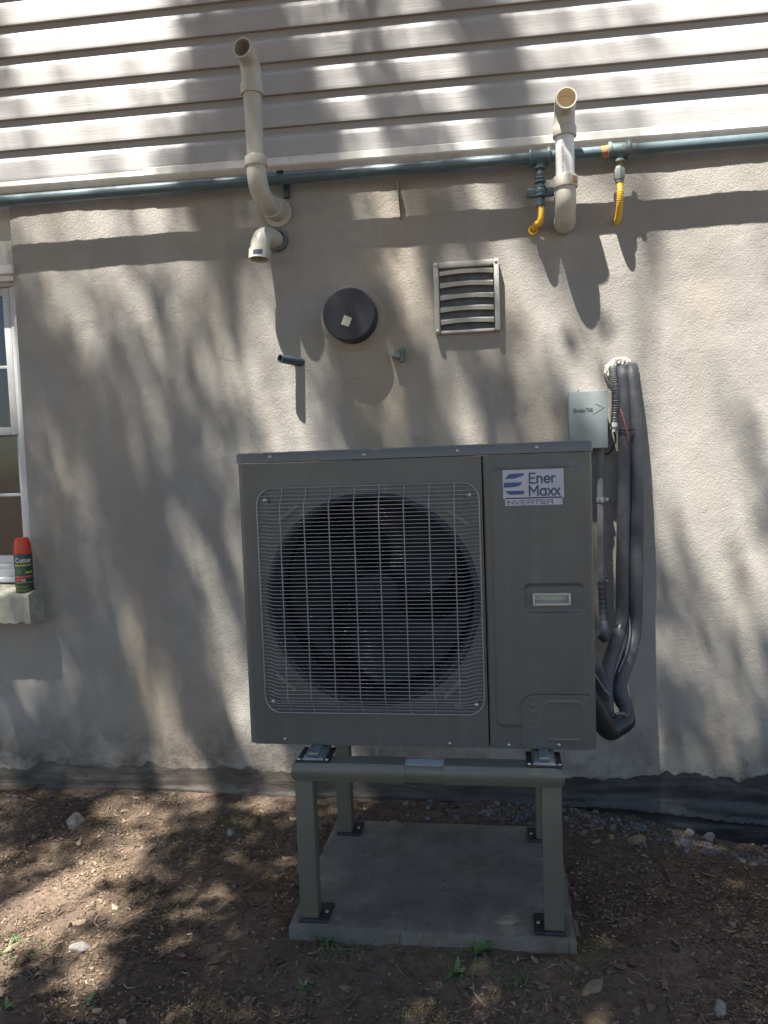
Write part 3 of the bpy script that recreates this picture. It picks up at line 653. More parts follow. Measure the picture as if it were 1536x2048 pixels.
mb = MB(); mb.tube(catmull([at(1258, 1225, .652), at(1260, 1262, .605), at(1256, 1295, .565), at(1246, 1322, .51), at(1236, 1345, .475)], 8), .0028, 8); obj('white_cable', mb, M['conduit'], ls)
mb = MB(); mb.tube(catmull([Vector((.465, .22, .705)), at(1206, 1376, .28), at(1216, 1388, .28), at(1218, 1402, .30)], 8), .0042, 8); obj('grey_cable', mb, M['conduit'], ls)

# ------------------------------------------------------------------ heat pump
UB, UT = .515, 1.325
hp = thing('heat_pump', (0, .17, UB), 'grey outdoor heat pump unit with wire fan grille, standing on a metal stand', 'heat pump')
hw = .473; dep = .345; rc = .020; LZ = 1.296
mb = MB(); plan = [(.453, 0)]
for i in range(1, 9):
    a = i / 8 * math.pi / 2; plan.append((hw - rc + rc * math.sin(a), rc - rc * math.cos(a)))
plan += [(hw, dep)]; plan = plan + [(-x, y) for x, y in plan[::-1]]
n = len(plan)
mb.add([(x, y, z) for z in (UB + .002, LZ) for x, y in plan], [(i, i + 1, n + i + 1, n + i) for i in range(n - 1)], True)
mb.add([(-hw, 0.02, UB + .003), (hw, 0.02, UB + .003), (hw, dep, UB + .003), (-hw, dep, UB + .003)], [(0, 1, 2, 3)])
mb.box((-.453, .001, UB), (.453, .014, UB + .006), .001)
obj('cabinet', mb, M['unit'], hp)
# lid with rolled edge
mb = MB(); ov = .0035; plan2 = []
R2 = .022
for cx, cy, a0 in ((hw - R2 + ov, R2 - ov, -90), (hw - R2 + ov, dep - R2 + ov, 0), (-hw + R2 - ov, dep - R2 + ov, 90), (-hw + R2 - ov, R2 - ov, 180)):
    for i in range(7):
        a = math.radians(a0 + 15 * i); plan2.append((cx + R2 * math.cos(a), cy + R2 * math.sin(a)))
n = len(plan2)
lay = [(0, LZ + .001), (0, UT - .006), (.0015, UT - .0025), (.005, UT - .0004), (.012, UT)]
vs = []
for ins, z in lay:
    for x, y in plan2: vs.append((x * (1 - ins / .47), .17 + (y - .17) * (1 - ins / .17), z))
mb.add(vs, [(j * n + i, j * n + (i + 1) % n, (j + 1) * n + (i + 1) % n, (j + 1) * n + i) for j in range(len(lay) - 1) for i in range(n)] + [tuple(range((len(lay) - 1) * n, len(lay) * n))], True)
obj('lid', mb, M['lid'], hp)
for px, py in ((540, 914), (728, 910), (915, 902), (1073, 895)):
    p = at(px, py, -.0035); screw((p.x, -.0040, p.z), .0050, hp)
for px, py in ((570, 1478), (900, 1487), (1018, 1490), (1118, 1490)):
    p = at(px, py, 0); screw((p.x, -.0008, p.z), .0046, hp)
# fan panel with round opening
FC = (-.112, .917); FRd = .291; PX0, PX1, PZ0, PZ1 = -.453, .1915, UB, LZ - .0015
mb = MB(); angs = sorted(set([2 * math.pi * i / 96 for i in range(96)] + [math.atan2(z - FC[1], x - FC[0]) % (2 * math.pi) for x in (PX0, PX1) for z in (PZ0, PZ1)]))
inn, out = [], []
for a in angs:
    ca, sa = math.cos(a), math.sin(a); tt = min(((PX1 if ca > 0 else PX0) - FC[0]) / ca if abs(ca) > 1e-9 else 9, ((PZ1 if sa > 0 else PZ0) - FC[1]) / sa if abs(sa) > 1e-9 else 9)
    inn.append((FC[0] + FRd * ca, 0, FC[1] + FRd * sa)); out.append((FC[0] + tt * ca, 0, FC[1] + tt * sa))
n = len(angs); mb.add(inn + out, [(i, (i + 1) % n, n + (i + 1) % n, n + i) for i in range(n)])
mb.add([(PX1, 0, PZ0), (PX1, 0, PZ1), (PX1, .012, PZ1), (PX1, .012, PZ0)], [(0, 1, 2, 3)])
obj('fan_panel', mb, M['unit'], hp)
mb = MB(); mb.lathe([(FRd + .001, 0), (FRd - .002, -.006), (FRd - .008, -.009), (FRd - .014, -.006), (FRd - .017, .004), (FRd - .018, .11), (FRd + .02, .13)], (FC[0], 0, FC[1]), (0, 1, 0), 96); obj('bell_mouth', mb, M['shroud'], hp)
mb = MB(); mb.box((-.44, .318, UB + .02), (.19, .325, LZ - .02)); mb.box((.196, .02, UB + .02), (.20, .32, LZ - .02)); mb.box((-.455, .125, UB + .02), (-.45, .32, LZ - .02))
mb.box((-.45, .02, UB + .01), (.195, .317, UB + .014)); obj('inner_shell', mb, M['dark'], hp)
mb = MB()
for i in range(60): x = -.40 + i * .0098; mb.box((x, .300, UB + .03), (x + .0022, .318, LZ - .03))
obj('coil_fins', mb, M['coil'], hp)
fan = thing('x', (0, 0, 0), 'x', 'x'); bpy.data.objects.remove(fan)
mb = MB(); mb.lathe([(0, 0), (.045, .001), (.062, .008), (.068, .02), (.070, .09)], (FC[0], .085, FC[1]), (0, 1, 0), 40); mb.lathe([(0, -.012), (.010, -.012), (.012, -.004), (.012, .002)], (FC[0], .085, FC[1]), (0, 1, 0), 6, False); hub = obj('fan_hub', mb, M['fan'], hp)
for k in range(3):
    mb = MB()
    def bl(u, v, k=k):
        r = .060 + .204 * v; a = k * 2 * math.pi / 3 + .55 + .75 * v * v + (u - .5) * (1.25 + .35 * v); y = .098 + .075 * u + .012 * v
        return (FC[0] + r * math.cos(a), y + .010 * math.sin(u * math.pi), FC[1] + r * math.sin(a))
    mb.grid(bl, 14, 12); obj('fan_blade', mb, M['fan'], hub, fixn=False)
mb = MB()
for a in (40, 140, 220, 320): mb.tube([(FC[0] + .02 * math.cos(math.radians(a)), .20, FC[1] + .02 * math.sin(math.radians(a))), (FC[0] + .36 * math.cos(math.radians(a)), .20, FC[1] + .36 * math.sin(math.radians(a)))], .006, 6)
mb.lathe([(0, 0), (.05, .002), (.055, .02), (.055, .09)], (FC[0], .19, FC[1]), (0, 1, 0), 24); obj('motor_mount', mb, M['dark'], hp)
for (px, py, ang) in ((576, 1027, 38), (915, 1035, -36), (573, 1365, -42), (906, 1378, 48)):
    p = at(px, py, -.004); mb = MB(); mb.box((p.x - .036, -.0065, p.z - .0065), (p.x + .036, .002, p.z + .0065), .003, mtx=Matrix.Rotation(math.radians(-ang), 3, 'Y')); mb.box((p.x - .010, -.0085, p.z - .0045), (p.x + .016, -.003, p.z + .0045), .001, mtx=Matrix.Rotation(math.radians(-ang), 3, 'Y')); obj('clip', mb, M['clip'], hp)
p = at(918, 1412, -.003); mb = MB(); mb.box((p.x - .011, -.006, p.z - .008), (p.x + .011, .001, p.z + .008), .002); obj('small_tab', mb, M['clip'], hp)
# wire grille: pillow-shaped cage, every wire its own piece
GX0, GX1, GZ0, GZ1, GC = -.418, .1835, .607, 1.226, .045
gcx, gcz, ghx, ghz = (GX0 + GX1) / 2, (GZ0 + GZ1) / 2, (GX1 - GX0) / 2, (GZ1 - GZ0) / 2
def gdist(x, z):
    qx, qz = abs(x - gcx) - (ghx - GC), abs(z - gcz) - (ghz - GC)
    return GC - (math.hypot(max(qx, 0), max(qz, 0)) + min(max(qx, qz), 0))
def gy_(x, z): return -.0070 - .0300 * smooth(.012, .050, gdist(x, z))
mb = MB(); loop = []
for cx, cz, a0 in ((GX1 - GC, GZ1 - GC, 0), (GX0 + GC, GZ1 - GC, 90), (GX0 + GC, GZ0 + GC, 180), (GX1 - GC, GZ0 + GC, 270)):
    for i in range(9): a = math.radians(a0 + 11.25 * i); loop.append((cx + GC * math.cos(a), -.0070, cz + GC * math.sin(a)))
mb.tube(loop, .0022, 8, closed=True); gr = obj('grille', mb, M['wire'], hp)
NW = 61; shared = {}
for k in range(1, NW):
    z = GZ0 + (GZ1 - GZ0) * k / NW; dz = abs(z - gcz) - (ghz - GC); hx = ghx - (GC - math.sqrt(max(0, GC * GC - dz * dz)) if dz > 0 else 0)
    key = round(abs(z - gcz), 4)
    if key not in shared:
        xs_ = [gcx - hx + d for d in (0, .008, .014, .022, .03, .038, .046, .054, .07)]; xs_ += [gcx - hx * .5, gcx, gcx + hx * .5] + [2 * gcx - x for x in xs_[::-1]]
        mb = MB(); mb.tube([(x - gcx, gy_(x, z), 0) for x in xs_], .00125, 6); shared[key] = mesh_of('wire', mb, M['wire'], (0, 0, 0))
    link(bpy.data.objects.new('wire', shared[key]), gr, (gcx, 0, z))
for px in (558, 606, 656, 706, 756, 806, 857, 908):
    x = at(px, 1000, -.035).x; dx = abs(x - gcx) - (ghx - GC); hz = ghz - (GC - math.sqrt(max(0, GC * GC - dx * dx)) if dx > 0 else 0)
    zs = [gcz - hz + d for d in (0, .008, .014, .022, .03, .038, .046, .054, .07)]; zs += [gcz] + [2 * gcz - z for z in zs[::-1]]
    mb = MB(); mb.tube([(x, gy_(x, z) + .0022, z) for z in zs], .0015, 6); obj('upright_wire', mb, M['wire'], gr)
for px, py in ((530, 1001), (938, 990), (547, 1403), (953, 1410)):
    p = at(px, py, -.01); screw((p.x, -.0105, p.z), .0055, gr)
    mb = MB(); mb.lathe([(0, .0), (.009, .0), (.010, .002), (.010, .011)], (p.x, -.0095, p.z), (0, 1, 0), 14); obj('screw_tab', mb, M['unit'], gr)
# pressed service panel
SX0, SX1 = .1945, .453
def rbox(x, z, x0, x1, z0, z1, r):
    qx, qz = abs(x - (x0 + x1) / 2) - ((x1 - x0) / 2 - r), abs(z - (z0 + z1) / 2) - ((z1 - z0) / 2 - r)
    return math.hypot(max(qx, 0), max(qz, 0)) + min(max(qx, qz), 0) - r
def panel(u, v):
    x = SX0 + (SX1 - SX0) * u; z = UB + (LZ - .0015 - UB) * v; h = 0
    d = rbox(x, z, .210, .448, .572, 1.263, .020); h += .0045 * (1 - smooth(-.010, 0, d))
    d = rbox(x, z, .292, .448, .876, .958, .016); h -= .0045 * (1 - smooth(-.009, 0, d)) * 1.6
    d = rbox(x, z, .2765, .70, .40, .661, .040)
    if d < .004: h = h * smooth(-.004, .003, d)
    h -= .004 * math.exp(-(d / .0016) ** 2)
    d = rbox(x, z, .340, .437, .540, .642, .014); h += .0012 * math.exp(-(d / .003) ** 2)
    for cz in (.632, .585):
        d = abs(math.hypot(x - .309, z - cz) - .011); h -= .0012 * math.exp(-(d / .0016) ** 2)
    d = min(abs(x - SX0), 1); h -= .004 * (1 - smooth(0, .004, d))
    if rbox(x, z, .320, .408, .905, .927, .001) < 0: h = -.016
    return (x, -h, z)
mb = MB(); mb.grid(panel, 118, 330); sp = obj('service_panel', mb, M['unit'], hp, fixn=False, sharp=80)
HX0, HX1, HZ0, HZ1 = .3155, .4125, .8995, .9315
mb = MB(); hy = -.004
mb.box((HX0, hy - .004, HZ0), (HX0 + .006, .012, HZ1), .0015); mb.box((HX1 - .006, hy - .004, HZ0), (HX1, .012, HZ1), .0015)
mb.box((HX0 + .0062, hy - .0036, HZ1 - .005), (HX1 - .0062, .012, HZ1), .0012); mb.box((HX0 + .0062, hy - .0036, HZ0), (HX1 - .0062, .010, HZ0 + .0055), .0012)
mb.add([(HX0 + .006, .000, HZ0 + .005), (HX1 - .006, .000, HZ0 + .005), (HX1 - .006, .0145, HZ0 + .012), (HX0 + .006, .0145, HZ0 + .012), (HX1 - .006, .0150, HZ1 - .004), (HX0 + .006, .0150, HZ1 - .004)], [(0, 1, 2, 3), (3, 2, 4, 5)])
obj('handle', mb, M['handle'], sp)
# stickers
a = at(1005, 941, -.005); b_ = at(1128, 995, -.005); LX0, LX1, LZ1_, LZ0_ = a.x, b_.x, a.z + .0005, b_.z
yS = -.0056
mb = MB(); mb.box((LX0, yS, LZ0_), (LX1, yS + .0015, LZ1_)); st = obj('logo_sticker', mb, M['stick'], sp); W_, H_ = LX1 - LX0, LZ1_ - LZ0_
def L2(u, v): return (LX0 + W_ * u, yS - .0006, LZ0_ + H_ * (1 - v))
for poly in ([(.035, .30), (.10, .15), (.15, .125), (.36, .125), (.345, .20), (.30, .235), (.24, .27), (.20, .30)],
             [(.015, .60), (.015, .43), (.32, .43), (.30, .51), (.26, .56), (.20, .585), (.12, .60)],
             [(.04, .72), (.345, .72), (.355, .80), (.33, .855), (.12, .855), (.07, .81)]):
    mb = MB(); mb.prism([L2(u, v) for u, v in poly], (0, .0009, 0)); obj('logo_stripe', mb, M['blue'], st)
def arc(cx_, cz_, rx_, rz_, a0, a1, n=12): return [(cx_ + rx_ * math.cos(math.radians(a0 + (a1 - a0) * i / n)), cz_ + rz_ * math.sin(math.radians(a0 + (a1 - a0) * i / n))) for i in range(n + 1)]
GLYPH = {  # strokes on a cap height of 1, advance width last
 'E': ([[(.60, 1), (.08, 1), (.08, 0), (.60, 0)], [(.08, .52), (.52, .52)]], .74), 'M': ([[(.08, 0), (.08, 1), (.48, .38), (.88, 1), (.88, 0)]], 1.06),
 'n': ([[(.08, 0), (.08, .68)], [(.08, .40)] + arc(.30, .40, .22, .26, 180, 0) + [(.52, 0)]], .70), 'r': ([[(.08, 0), (.08, .68)], [(.08, .38)] + arc(.30, .38, .22, .27, 180, 70)], .48),
 'e': ([[(.06, .34), (.60, .34)] + arc(.33, .34, .27, .33, 0, 320)], .72), 'a': ([arc(.33, .34, .27, .33, 0, 360, 20), [(.60, .68), (.60, 0)]], .78),
 'x': ([[(.04, 0), (.52, .68)], [(.04, .68), (.52, 0)]], .62),
 'I': ([[(.1, 0), (.1, 1)]], .30), 'N': ([[(.1, 0), (.1, 1), (1.2, 0), (1.2, 1)]], 1.48), 'V': ([[(.0, 1), (.62, 0), (1.24, 1)]], 1.40),
 'F': ([[(1.25, 1), (.30, 1), (.1, .8), (.1, .2), (.30, 0), (1.25, 0)], [(.1, .5), (1.15, .5)]], 1.50), 'R': ([[(.1, 0), (.1, .8), (.30, 1), (1.25, 1), (1.25, .42), (.1, .42)], [(1.0, .42), (1.25, .25), (1.25, 0)]], 1.52), 'T': ([[(.0, 1), (1.30, 1)], [(.65, 1), (.65, 0)]], 1.42)}
def lettering(word, x, z, cap, mat, parent, y, wt, sx=1.0):
    for ch in word:
        strokes, adv = GLYPH[ch]; mb = MB()
        for k_, poly in enumerate(strokes):
            Q = [(x + u * cap * sx, z + v * cap) for u, v in poly]
            for (ax_, az_), (bx_, bz_) in zip(Q[:-1], Q[1:]):
                d_ = math.hypot(bx_ - ax_, bz_ - az_) or 1e-6; ux, uz = (bx_ - ax_) / d_, (bz_ - az_) / d_; e_ = wt * .45
                p0 = (ax_ - ux * e_, az_ - uz * e_); p1 = (bx_ + ux * e_, bz_ + uz * e_)
                yy = y - .00004 * k_ - .00001 * (len(mb.v) % 7)
                mb.add([(p0[0] - uz * wt / 2, yy, p0[1] + ux * wt / 2), (p1[0] - uz * wt / 2, yy, p1[1] + ux * wt / 2), (p1[0] + uz * wt / 2, yy, p1[1] - ux * wt / 2), (p0[0] + uz * wt / 2, yy, p0[1] - ux * wt / 2)], [(0, 1, 2, 3)])
        obj('letter', mb, mat, parent, fixn=False); x += adv * cap * sx
lettering('Ener', L2(.43, .47)[0], L2(.43, .47)[2], H_ * .33, M['navy'], st, yS - .0006, .0042, 1.06)
lettering('Maxx', L2(.425, .90)[0], L2(.425, .90)[2], H_ * .33, M['navy'], st, yS - .0006, .0042, 1.06)
c1 = at(1010, 995, -.005); c2 = at(1125, 1008, -.005)
mb = MB(); mb.box((c1.x, yS, c2.z - .001), (c2.x, yS + .0015, c1.z - .0015)); st2 = obj('lower_sticker', mb, M['stick'], sp)
lettering('INVFRTFR', c1.x + .005, c2.z + .0026, .0098, M['navy'], st2, yS - .0006, .0017, 1.14)

# ------------------------------------------------------------------ stand
st = thing('equipment_stand', (.024, .19, .055), 'taupe metal stand with four legs on the concrete slab', 'stand')
RZ0, RZ1 = .447, .496
def dprof(y0, y1, z0, z1, sgn):
    """rail section: flat top, bulging outer face; sgn -1 = bulge towards -y"""
    o, i = (y0, y1) if sgn < 0 else (y1, y0); P = [(i, z0), (i, z1), (o - sgn * .004, z1)]
    for k in range(9):
        a = k / 8; zz = z1 - .003 - (z1 - z0 - .003) * a; P.append((o + sgn * (.006 * math.sin(math.pi * min(1, a * 1.02))), zz))
    P.append((o - sgn * .003, z0)); return P
def rail(xa, xb, y0, y1, sgn, ins=0.0, round_end=0):
    Pp = dprof(y0 + ins, y1 - ins, RZ0 + ins, RZ1 - ins, sgn); mb = MB(); n = len(Pp); cols = []
    N = 8
    if round_end: xsq = [(xa if round_end < 0 else xb, 1.0)]
    stations = [(xa, 1.0), (xb, 1.0)]
    if round_end:
        stations = []
        for k in range(N + 1):
            t_ = k / N; stations.append((t_ * .030, t_))
        base = xa if round_end < 0 else xb; s = 1 if round_end < 0 else -1; far = xb if round_end < 0 else xa
        vs = []
        for d, t_ in stations:
            sq = math.sqrt(max(0, 1 - (1 - t_) ** 2)); cz = (RZ0 + RZ1) / 2
            for (y, z) in Pp: vs.append((base + s * d * .9, y, cz + (z - cz) * (.62 + .38 * sq)))
        for (y, z) in Pp: vs.append((far, y, z))
        L = len(stations) + 1
    else:
        vs = [(x, y, z) for x in (xa, xb) for (y, z) in Pp]; L = 2
    mb.add(vs, [(j * n + i, j * n + (i + 1) % n, (j + 1) * n + (i + 1) % n, (j + 1) * n + i) for j in range(L - 1) for i in range(n)] + [tuple(range(n)), tuple(range((L - 1) * n, L * n))], True)
    return mb
pj = at(809, 1545, -.08).x; pk = at(887, 1548, -.08).x
for y0, y1, sgn in ((-.083, -.026, -1), (.408, .465, 1)):
    obj('rail_sleeve', rail(-.331, pj, y0, y1, sgn, 0, -1), M['stand'], st, sharp=30); obj('rail_sleeve', rail(pk, .381, y0, y1, sgn, 0, 1), M['stand'], st, sharp=30)
    obj('inner_rail', rail(pj - .05, pk + .05, y0, y1, sgn, .0022), M['stand'], st, sharp=30)
    mb = MB(); mb.box((pj - .04, y0 + .008, RZ1 - .0035), (pk + .04, y1 - .010, RZ1 - .0006)); obj('top_strip', mb, M['standtop'], st)
SLAB_T = .055
for (x0_, x1_, y0_, y1_, inner) in ((-.327, -.277, -.074, -.030, 1), (.323, .374, -.074, -.030, -1), (-.325, -.276, .412, .458, 1), (.326, .376, .412, .458, -1)):
    mb = MB(); mb.box((x0_, y0_, SLAB_T + .007), (x1_, y1_, RZ0 + .003), .004, 3); lg = obj('leg', mb, M['stand'], st)
    mb = MB()
    xa_, xb_ = (x0_ - .003, x1_ + .028) if inner > 0 else (x0_ - .026, x1_ + .003)
    mb.box((xa_, y0_ - .010, SLAB_T - .001), (xb_, y1_ + .036, SLAB_T + .008), .003); fp = obj('foot_plate', mb, M['rubber'], lg)
    screw((xb_ - .012 if inner > 0 else xa_ + .012, (y0_ + y1_) / 2 + .01, SLAB_T + .010), .006, fp).rotation_euler = (-math.pi / 2, 0, 0)
for px in (627, 1088):
    xc = at(px, 1505, -.06).x
    for yc in (-.054, .436):
        s = -1 if yc < 0 else 1
        mb = MB(); mb.box((xc - .045, yc - .026, RZ1 - .001), (xc + .045, yc + .075 * (s < 0) + .026 * (s > 0), RZ1 + .005), .002); 
        if s > 0: mb.box((xc - .045, yc - .08, RZ1 + .0052), (xc + .045, yc - .027, RZ1 + .009))
        br = obj('mount_bracket', mb, M['rubber'], st)
        mb = MB(); ya_, yb_ = (yc - .020, yc + .085) if s < 0 else (yc - .090, yc + .020)
        mb.prism([(xc - .030, ya_, RZ1 + .005), (xc + .030, ya_, RZ1 + .005), (xc + .022, ya_ + .012 * (s < 0), RZ1 + .0135), (xc - .022, ya_ + .012 * (s < 0), RZ1 + .0135)], (0, yb_ - ya_, 0))
        mb.box((xc - .012, (yc - .014), RZ1 + .0136), (xc + .014, (yc + .04 * (s < 0) + .012), UB + .0035), .001)
        obj('slide_channel', mb, M['zinc'], br)
        mb = MB(); mb.box((xc - .006, yc - .010, RZ1 + .0140), (xc + .008, yc - .0045, RZ1 + .0146)); obj('slot', mb, M['dark'], br)
        for dx in (-.038, .038):
            k_ = screw((xc + dx, yc - .016, RZ1 + .0065), .0055, br); k_.rotation_euler = (-math.pi / 2, 0, 0)

# ------------------------------------------------------------------ slab
mb = MB()
def chip(x, y): return .0016 * mn.noise((x * 25, y * 25, 2)) + .0008 * mn.noise((x * 60, y * 60, 4))
S0, S1, T0, T1 = -.353, .401, -.103, .522
nu, nv = 90, 76; top = []
for j in range(nv + 1):
    for i in range(nu + 1):
        x = S0 + (S1 - S0) * i / nu; y = T0 + (T1 - T0) * j / nv; ed = min(i, nu - i, j, nv - j)
        z = SLAB_T + .0006 * mn.noise((x * 20, y * 20, 0)) - (.0035 + .003 * abs(mn.noise((x * 60, y * 60, 7))) if ed == 0 else 0)
        ox = chip(x, y) if i in (0, nu) else 0; oy = chip(y, x) if j in (0, nv) else 0
        top.append((x + ox, y + oy, z))
fs = [(j * (nu + 1) + i, j * (nu + 1) + i + 1, (j + 1) * (nu + 1) + i + 1, (j + 1) * (nu + 1) + i) for j in range(nv) for i in range(nu)]
mb.add(top, fs, True)
rim = [i for i in range(nu + 1)] + [j * (nu + 1) + nu for j in range(1, nv + 1)] + [nv * (nu + 1) + i for i in range(nu - 1, -1, -1)] + [j * (nu + 1) for j in range(nv - 1, 0, -1)]
side = [top[i] for i in rim]; n = len(side); vs = side + [(x, y, z - .018 + .001 * mn.noise((x * 50, y * 50, 0))) for x, y, z in side] + [(x, y, -.04) for x, y, z in side]
mb.add(vs, [(k * n + i, k * n + (i + 1) % n, (k + 1) * n + (i + 1) % n, (k + 1) * n + i) for k in range(2) for i in range(n)], True)
tag(obj('concrete_slab', mb, M['slab'], None, sharp=35), 'thin grey concrete patio slab under the heat pump stand', 'slab')

# ------------------------------------------------------------------ spray can on the sill
cx, cy, cz = -1.588, .692, .836
t = thing('spray_can', (cx, cy, cz), 'dark green aerosol can with orange cap standing on the window sill', 'spray can')
mb = MB(); mb.lathe([(0, 0), (.029, 0), (.0325, .003), (.0330, .008), (.0330, .148), (.030, .158), (.026, .164)], (cx, cy, cz), (0, 0, 1), 36); can = obj('can', mb, M['cangreen'], t)
mb = MB(); mb.lathe([(.0330, .1505), (.0338, .152), (.0330, .154), (.0300, .1545)], (cx, cy, cz), (0, 0, 1), 36); mb.lathe([(.0300, .152), (.0318, .153), (.0315, .160), (.030, .190), (.0265, .206), (.022, .212), (.012, .2135), (0, .214)], (cx, cy, cz), (0, 0, 1), 36)
obj('cap', mb, M['orange'], t)
def band(z0_, z1_, a0, a1, m, name):
    mb = MB(); q = .0334
    for i in range(16):
        a = a0 + (a1 - a0) * i / 16; b = a0 + (a1 - a0) * (i + 1) / 16
        mb.add([(cx + q * math.cos(a), cy + q * math.sin(a), cz + z0_), (cx + q * math.cos(b), cy + q * math.sin(b), cz + z0_), (cx + q * math.cos(b), cy + q * math.sin(b), cz + z1_), (cx + q * math.cos(a), cy + q * math.sin(a), cz + z1_)], [(0, 1, 2, 3)], True)
    obj(name, mb, m, can)
F0 = -math.pi / 2 + .63
band(.104, .111, F0 - 1.1, F0 + .9, M['canyel'], 'lime_band'); band(.060, .067, F0 - 1.1, F0 + 1.2, M['canred'], 'red_band'); band(.048, .056, F0 - 1.0, F0 - .2, M['canred'], 'red_block')
band(.040, .0425, F0 - 1.1, F0 + 1.2, M['canyel'], 'lime_line'); band(.024, .026, F0 - 1.1, F0 + .4, M['canyel'], 'lime_line')
def wraptext(body, size, z, a0, m, name, sx=1.0, weight=.0006):
    o = text(name, body, size, m, can, (cx, cy, cz + z), sx=sx, weight=weight, depth=.0003)
    bm = bmesh.new(); bm.from_mesh(o.data); bmesh.ops.triangulate(bm, faces=bm.faces[:])
    bmesh.ops.subdivide_edges(bm, edges=[e for e in bm.edges if e.calc_length() > .004], cuts=2, use_grid_fill=False); bm.to_mesh(o.data); bm.free()
    for q in o.data.vertices:
        r = .0338 - q.co.y; a = a0 + q.co.x / .0335; q.co.x = r * math.cos(a); q.co.y = r * math.sin(a)
band(.072, .100, F0 - .9, F0 - .3, M['weed'], 'green_panel'); band(.076, .084, F0 + .1, F0 + .9, M['canyel'], 'lime_panel'); band(.005, .018, F0 - 1.0, F0 + .6, M['weed'], 'green_panel')
wraptext('Cutter', .026, .118, F0 - .98, M['canwht'], 'lettering', .88)
wraptext('10', .014, .0455, F0 - .35, M['canwht'], 'lettering', 1, .0005)

# ------------------------------------------------------------------ stones, weeds, gravel, litter
def stone_mesh(rx, ry, rz, seed, flat=.0, sub=3, mat=None):
    bm = bmesh.new(); bmesh.ops.create_icosphere(bm, subdivisions=sub, radius=1); o = Vector((seed * 3.3, seed * 1.7, seed))
    rs = random.Random(seed); planes = [(Vector((rs.gauss(0, 1), rs.gauss(0, 1), rs.gauss(0, 1))).normalized(), rs.uniform(.45, .8)) for _ in range(13)]
    for q in bm.verts:
        d = q.co.normalized()
        s = 1 + .25 * mn.noise(d * 1.2 + o) + .08 * mn.noise(d * 4 + o)
        p = d * s
        for nrm, h in planes:
            e = p.dot(nrm) - h
            if e > 0: p -= nrm * e * .85
        q.co = Vector((p.x * rx, p.y * ry, p.z * rz))
    me = bpy.data.meshes.new('stone'); bm.to_mesh(me); bm.free(); me.polygons.foreach_set('use_smooth', [True] * len(me.polygons)); me.set_sharp_from_angle(angle=math.radians(28)); me.materials.append(mat); return me
STONES = [
 (148, 1645, .048, .040, .034, 11, 'stone1', 'angular pale grey block of stone lying by the foot of the wall'),
 (1272, 1680, .055, .034, .026, 12, 'stone2', 'rounded yellowish stone behind the slab near the black membrane'),
 (1412, 1664, .026, .024, .020, 13, 'stone1', 'pale blue-grey wedge of stone at the end of the gravel strip'),
 (1372, 1648, .022, .018, .016, 14, 'stone1', 'small pale grey stone on the gravel beside the wedge'),
 (163, 1893, .036, .026, .012, 15, 'stone1', 'flat chipped grey stone beside a small upright tan one'),
 (138, 1852, .014, .012, .017, 16, 'stone2', 'small upright tan stone beside the flat grey one'),
 (462, 1664, .021, .016, .014, 17, 'stone1', 'small whitish broken stone in bare soil near the wall'),
 (1440, 2016, .028, .020, .013, 18, 'stone1', 'flat grey stone half sunk in litter with weeds behind'),
 (1466, 1846, .013, .013, .010, 19, 'stone2', 'small squarish tan stone on open litter beside the slab'),
 (1190, 1970, .046, .018, .010, 20, 'stone2', 'long brown stone half buried in front of the slab'),
 (1503, 1684, .009, .008, .008, 21, 'stone1', 'tiny white pebble below the membrane'),
 (1528, 1692, .013, .009, .009, 22, 'stone1', 'tiny white stone chip beside a white pebble below the membrane'),
 (1072, 1608, .026, .014, .014, 23, 'stone1', 'pale stone lying against the wall behind the stand leg'),
 (345, 1590, .018, .012, .014, 24, 'stone2', 'small tan stone pressed against the wall base'),
 (812, 1606, .020, .014, .013, 25, 'stone1', 'grey stone in the dark gravel behind the inner rail'),
 (165, 1724, .015, .012, .012, 26, 'stone2', 'small round tan stone in the sunlit soil'),
 (250, 1622, .022, .014, .012, 27, 'stone2', 'low brown stone lying right of the angular grey block'),
]
for (px, py, rx, ry, rz, sd, mt, lab) in STONES:
    p = atz(px, py, .03)
    for _ in range(6): p = atz(px, py, ground_z(p.x, p.y) + rz * .35)
    y = min(p.y, YW - ry - .012)
    o = bpy.data.objects.new('stone', stone_mesh(rx, ry, rz, sd, mat=M[mt])); link(o, None, (p.x, y, ground_z(p.x, y) + rz * .15)); o.rotation_euler = (.2 * math.sin(sd), .2 * math.cos(sd * 2), sd * 1.3)
    tag(o, lab, 'stone')

